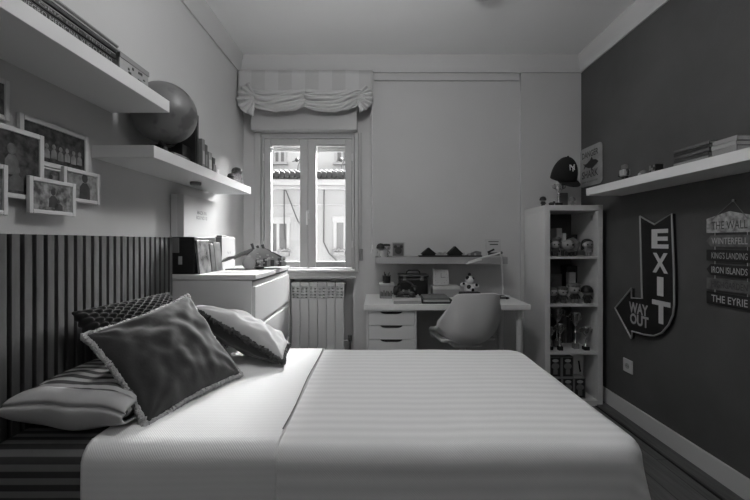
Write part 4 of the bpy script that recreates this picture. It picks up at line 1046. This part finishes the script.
# ------------------------------------------------------------------ on the chest of drawers
TZ = cz
bk = thing('storage_box', 'large black box on the near left of the chest of drawers', 'box')
MB().box(-1.136, -1.01, 2.085, 2.36, TZ, TZ+.208, .004).build('box_body', M_black, bk)
MB().box(-1.132, -1.095, 2.083, 2.085, TZ+.12, TZ+.205).build('printed_picture', M_mgrey, bk); MB().box(-1.098, -1.078, 2.083, 2.085, TZ+.055, TZ+.10).build('label_sticker', M_lgrey, bk)
wb = thing('shoe_box', 'flat white box standing on the black box on the chest', 'box')
MB().box(-1.138, -1.066, 2.08, 2.50, TZ+.2085, TZ+.445, .003).build('box_body', mat('white_card', 188, .7), wb)
MB().box(-1.1385, -1.102, 2.079, 2.501, TZ+.2085, TZ+.446, .002).build('lid', M_trim, wb)
q = MB(); q.text('MADE IN', (-1.066, 2.235, TZ+.345), (0, 1, 0), (0, 0, 1), .12, .022, .0008, bold=.01); q.text('BOX NO 10', (-1.066, 2.225, TZ+.315), (0, 1, 0), (0, 0, 1), .14, .022, .0008, bold=.01); q.build('lettering', M_mgrey, wb, smooth=False)
M_gloss = mat('shiny_printed_film', 110, .12, var=.7, scale=16, spec=.8, bump=.6, bscale=25)
for i, (ya_, yb_, h, m_, lab) in enumerate([(2.09, 2.235, .19, M_gloss, 'shiny wrapped picture case leaning against the black box'), (2.245, 2.30, .17, mat('magazine_dark', 60, .4, var=.6, scale=14), 'dark magazine case right of the shiny wrapped one'), (2.305, 2.40, .18, mat('magazine_mid', 95, .4, var=.6, scale=10), 'patterned magazine case next to the white box file')]):
    t = thing('magazine', lab, 'magazine'); R = Matrix.Translation((-.985, 0, TZ)) @ Matrix.Rotation(math.radians(-6), 4, 'Y')
    MB().box(-.006, .006, ya_, yb_, 0, h, .002, M=R).build('cover', m_, t); MB().box(-.0075, -.006, ya_+.002, yb_-.002, .002, h-.002, M=R).build('back_cover', M_paper, t)
tag(box_obj('box_file', M_paper, -1.12, -.99, 2.53, 2.60, TZ, TZ+.001), None) if False else None
bf = thing('box_file', 'white box file with a dark spine on the chest beside the wall', 'file')
MB().box(-1.035, -.992, 2.415, 2.64, TZ, TZ+.215, .003).build('file_case', mat('file_card', 175, .6), bf)
MB().box(-1.033, -.994, 2.4135, 2.415, TZ+.005, TZ+.21).build('file_spine', M_mgrey, bf); MB().box(-1.03, -.995, 2.42, 2.50, TZ+.215, TZ+.222, .002).build('clip', M_dgrey, bf)
q = MB(); q.text('No 10', (-.992, 2.50, TZ+.10), (0, 1, 0), (0, 0, 1), .06, .018, .0008); q.build('lettering', M_mgrey, bf, smooth=False)
tag(box_obj('envelope', M_paper, -.93, -.73, 2.17, 2.33, TZ, TZ+.004), 'white envelope lying on the chest of drawers', 'envelope')
tag(box_obj('notepad', M_lgrey, -.95, -.83, 2.36, 2.44, TZ, TZ+.012), 'thin pale notepad lying on the chest before the magazines', 'notepad')
# brick-built spaceship
ss = thing('toy_spaceship', 'grey brick-built toy spaceship with a long nose on the chest by the window', 'toy')
M_s1 = mat('toy_bricks_grey', 165, .45); M_s2 = mat('toy_bricks_dark', 80, .45); M_s3 = mat('toy_bricks_pale', 215, .45)
sx, sy = 0, 0
TZ0, TZ = TZ, 0
q = MB(); q.box(sx-.05, sx+.17, sy-.07, sy+.07, TZ+.012, TZ+.05, .004); q.prism([(-.06, .05), (.16, .05), (.12, .085), (.03, .135), (-.02, .14), (-.07, .10)], (sx, sy-.055, TZ), (1, 0, 0), (0, 0, 1), (0, .11, 0)); q.build('hull', M_s1, ss, ang=20)
q = MB()
for a_ in range(4): q.box(sx-.04+a_*.05, sx-.015+a_*.05, sy-.078, sy-.07, TZ+.018, TZ+.06+.01*(a_ % 2), .002)
q.prism([(.03, .138), (.05, .13), (.17, .068), (.165, .055)], (sx, sy-.06, TZ), (1, 0, 0), (0, 0, 1), (0, .12, 0)); q.build('dark_panels', M_s2, ss, ang=20)
q = MB()
rr = random.Random(11)
for k in range(26):
    a_ = rr.uniform(-.05, .14); z_ = rr.uniform(.02, .10-.3*max(0, a_-.03)); w = rr.uniform(.006, .02); q.box(sx+a_, sx+a_+w, sy-.084, sy-.07, TZ+z_, TZ+z_+rr.uniform(.005, .014), .001)
q.build('brick_details', M_s3, ss)
MB().lathe([(0, 0), (.036, 0), (.042, .006), (.042, .02), (.03, .024), (0, .024)], (sx-.08, sy-.085, TZ+.043), axis=(0, 1, 0), close=False).build('engine_disc', M_s1, ss)
q = MB(); q.tube([(sx-.04, sy, TZ+.12), (sx-.11, sy-.01, TZ+.10), (sx-.165, sy-.02, TZ+.075)], [.018, .015, .012], 8); q.prism([(-.155, .09), (-.165, .075), (-.22, .055), (-.25, .05), (-.235, .062), (-.20, .085)], (sx, sy-.045, TZ), (1, 0, 0), (0, 0, 1), (0, .05, 0)); q.build('long_nose', M_s2, ss, ang=30)
for a_, h_ in ((-.035, .04), (.0, .025), (.035, .032)): MB().tube([(sx+a_, sy-.01, TZ+.13), (sx+a_-.012, sy-.01, TZ+.13+h_)], [.008, .010], 8).build('turret', M_s2, ss)
MB().box(sx-.02, sx+.03, sy-.03, sy+.03, TZ, TZ+.0125).build('display_foot', M_s2, ss)
TZ = TZ0; ss.location = (-.80, 2.55, TZ); ss.rotation_euler.z = math.radians(33); ss['_local'] = 1

# ------------------------------------------------------------------ photographs on the left wall
def photo_mat(name, gb, var, scale, seed):
    m = bpy.data.materials.new(name); m.use_nodes = True; N = NT(m); b_ = N.n['Principled BSDF']; tc = N.node('ShaderNodeTexCoord'); mp = N.node('ShaderNodeMapping'); mp.inputs['Location'].default_value = (seed, seed*2, seed*3)
    nz = N.node('ShaderNodeTexNoise'); nz.inputs['Scale'].default_value = scale; nz.inputs['Detail'].default_value = 5; N.link(tc.outputs['Object'], mp.inputs[0]); N.link(mp.outputs[0], nz.inputs['Vector'])
    mr = N.node('ShaderNodeMapRange'); mr.inputs['From Min'].default_value = .35; mr.inputs['From Max'].default_value = .65; mr.inputs['To Min'].default_value = lin(max(8, gb-var)); mr.inputs['To Max'].default_value = lin(gb+var)
    N.link(nz.outputs[0], mr.inputs[0]); N.link(mr.outputs[0], b_.inputs['Base Color']); b_.inputs['Roughness'].default_value = .35
    return m
M_pf = None
def person_in_photo(mb, x, y, z, h, wide=1.0):
    """a flat printed person: head and shoulders"""
    mb.ball((x, y, z+h*.80), h*.15, (.05, 1, 1.15), 12)
    mb.prism([(-.26*h*wide, 0), (.26*h*wide, 0), (.24*h*wide, .45*h), (.10*h, .62*h), (-.10*h, .62*h), (-.24*h*wide, .45*h)], (x-.0003, y, z), (0, 1, 0), (0, 0, 1), (.0006, 0, 0))
def wall_photo(y0, y1, z0, z1, lift, bw_, label, gb=70, people=(), var=35, seed=1, fg_=150):
    t = thing('framed_photo', label, 'picture frame', None); x0 = XL+lift; d = .0125
    q = MB(); q.box(x0, x0+d, y0, y0+bw_, z0, z1, .0015, 1); q.box(x0, x0+d, y1-bw_, y1, z0, z1, .0015, 1); q.box(x0, x0+d, y0+bw_, y1-bw_, z0, z0+bw_, .0015, 1); q.box(x0, x0+d, y0+bw_, y1-bw_, z1-bw_, z1, .0015, 1)
    q.box(XL+.001, x0+.004, y0+bw_*.5, y1-bw_*.5, z0+bw_*.5, z1-bw_*.5) if lift < .01 else q.box(XL+.001, x0+.004, (y0+y1)/2-.02, (y0+y1)/2+.02, (z0+z1)/2-.02, (z0+z1)/2+.02)
    q.build('frame', M_trim, t)
    MB().box(x0+.005, x0+.007, y0+bw_-.001, y1-bw_+.001, z0+bw_-.001, z1-bw_+.001).build('photo', photo_mat('photo_print_%d' % seed, gb, var, 45, seed), t)
    if people:
        q = MB()
        for (fy, fz, h, w) in people: person_in_photo(q, x0+.0075, y0+(y1-y0)*fy, z0+bw_+(z1-z0-2*bw_)*fz, h, w)
        q.build('printed_people', mat('photo_figures_%d' % fg_, fg_, .5, var=.35, scale=40), t)
    return t
wall_photo(1.190, 1.475, 1.460, 1.612, .001, .016, 'wide framed team photo, the topmost right of the wall photos', 42, [(.16+.1*k, .12+.02*(k % 2), .052, .9) for k in range(8)], 34, 1, 120)
wall_photo(1.268, 1.350, 1.380, 1.456, .001, .006, 'small framed photo between the larger wall photos under the team photo', 95, [(.5, .02, .05, 1)], 40, 2, 50)
wall_photo(1.075, 1.263, 1.335, 1.556, .0145, .016, 'large upright framed photo with a seated person at the left of the wall photos', 48, [(.42, .30, .10, .9), (.50, .05, .08, 1.2)], 34, 3, 95)
wall_photo(1.195, 1.380, 1.293, 1.413, .0275, .014, 'landscape framed photo lowest among the wall photos', 110, [(.5, .12, .065, 1.0), (.62, .02, .04, 1.6)], 50, 4, 60)
wall_photo(1.342, 1.518, 1.350, 1.472, .0145, .014, 'landscape framed portrait at the far right of the wall photos', 125, [(.58, .0, .10, 1)], 25, 5, 55)
wall_photo(.93, 1.158, 1.572, 1.695, .001, .014, 'framed photo cut by the left edge of the picture, upper one', 90, [], 30, 6)
wall_photo(.95, 1.126, 1.280, 1.43, .0275, .014, 'framed photo cut by the left edge of the picture, lower one', 90, [], 30, 7)

# ------------------------------------------------------------------ unseen pendants added as fill, over the bed and behind the camera
for lc, lab, pw in ((Vector((.05, 1.42, 2.44)), 'round opal pendant above the bed, out of view, added to light the room', 1.0), (Vector((-.25, -.75, 1.95)), 'round opal pendant behind the camera, out of view, added as frontal fill light', .22)):
    rl = thing('fill_pendant', lab, 'lamp')
    MB().lathe([(.05, 0), (.05, -.02), (.02, -.03)], (lc.x, lc.y, ZC)).build('ceiling_rose', M_white, rl)
    MB().tube([(lc.x, lc.y, ZC-.03), (lc.x, lc.y, lc.z+.13)], .004).build('cord', M_white, rl)
    MB().ball(lc, .13, seg=32).build('fill_globe', mat('fill_light_glass_%d' % (pw*100), 230, .5, emit=FILL_LAMP*pw), rl)

# ------------------------------------------------------------------ put each thing's origin at its own base
def tree(o):
    yield o
    for c_ in o.children: yield from tree(c_)
bpy.context.view_layer.update()
done = set()
for r in [o for o in C.objects if o.parent is None and o.type in ('MESH', 'EMPTY')]:
    if '_local' in r: del r['_local']; continue
    ms = [o for o in tree(r) if o.type == 'MESH']
    if not ms: continue
    cs_ = [v.co for o in ms for v in o.data.vertices]
    lo_ = [min(c[i] for c in cs_) for i in range(3)]; hi_ = [max(c[i] for c in cs_) for i in range(3)]
    base = Vector(((lo_[0]+hi_[0])/2, (lo_[1]+hi_[1])/2, lo_[2]))
    for o in ms:
        if o.data.name in done: continue
        done.add(o.data.name); o.data.transform(Matrix.Translation(-base))
    r.location = base
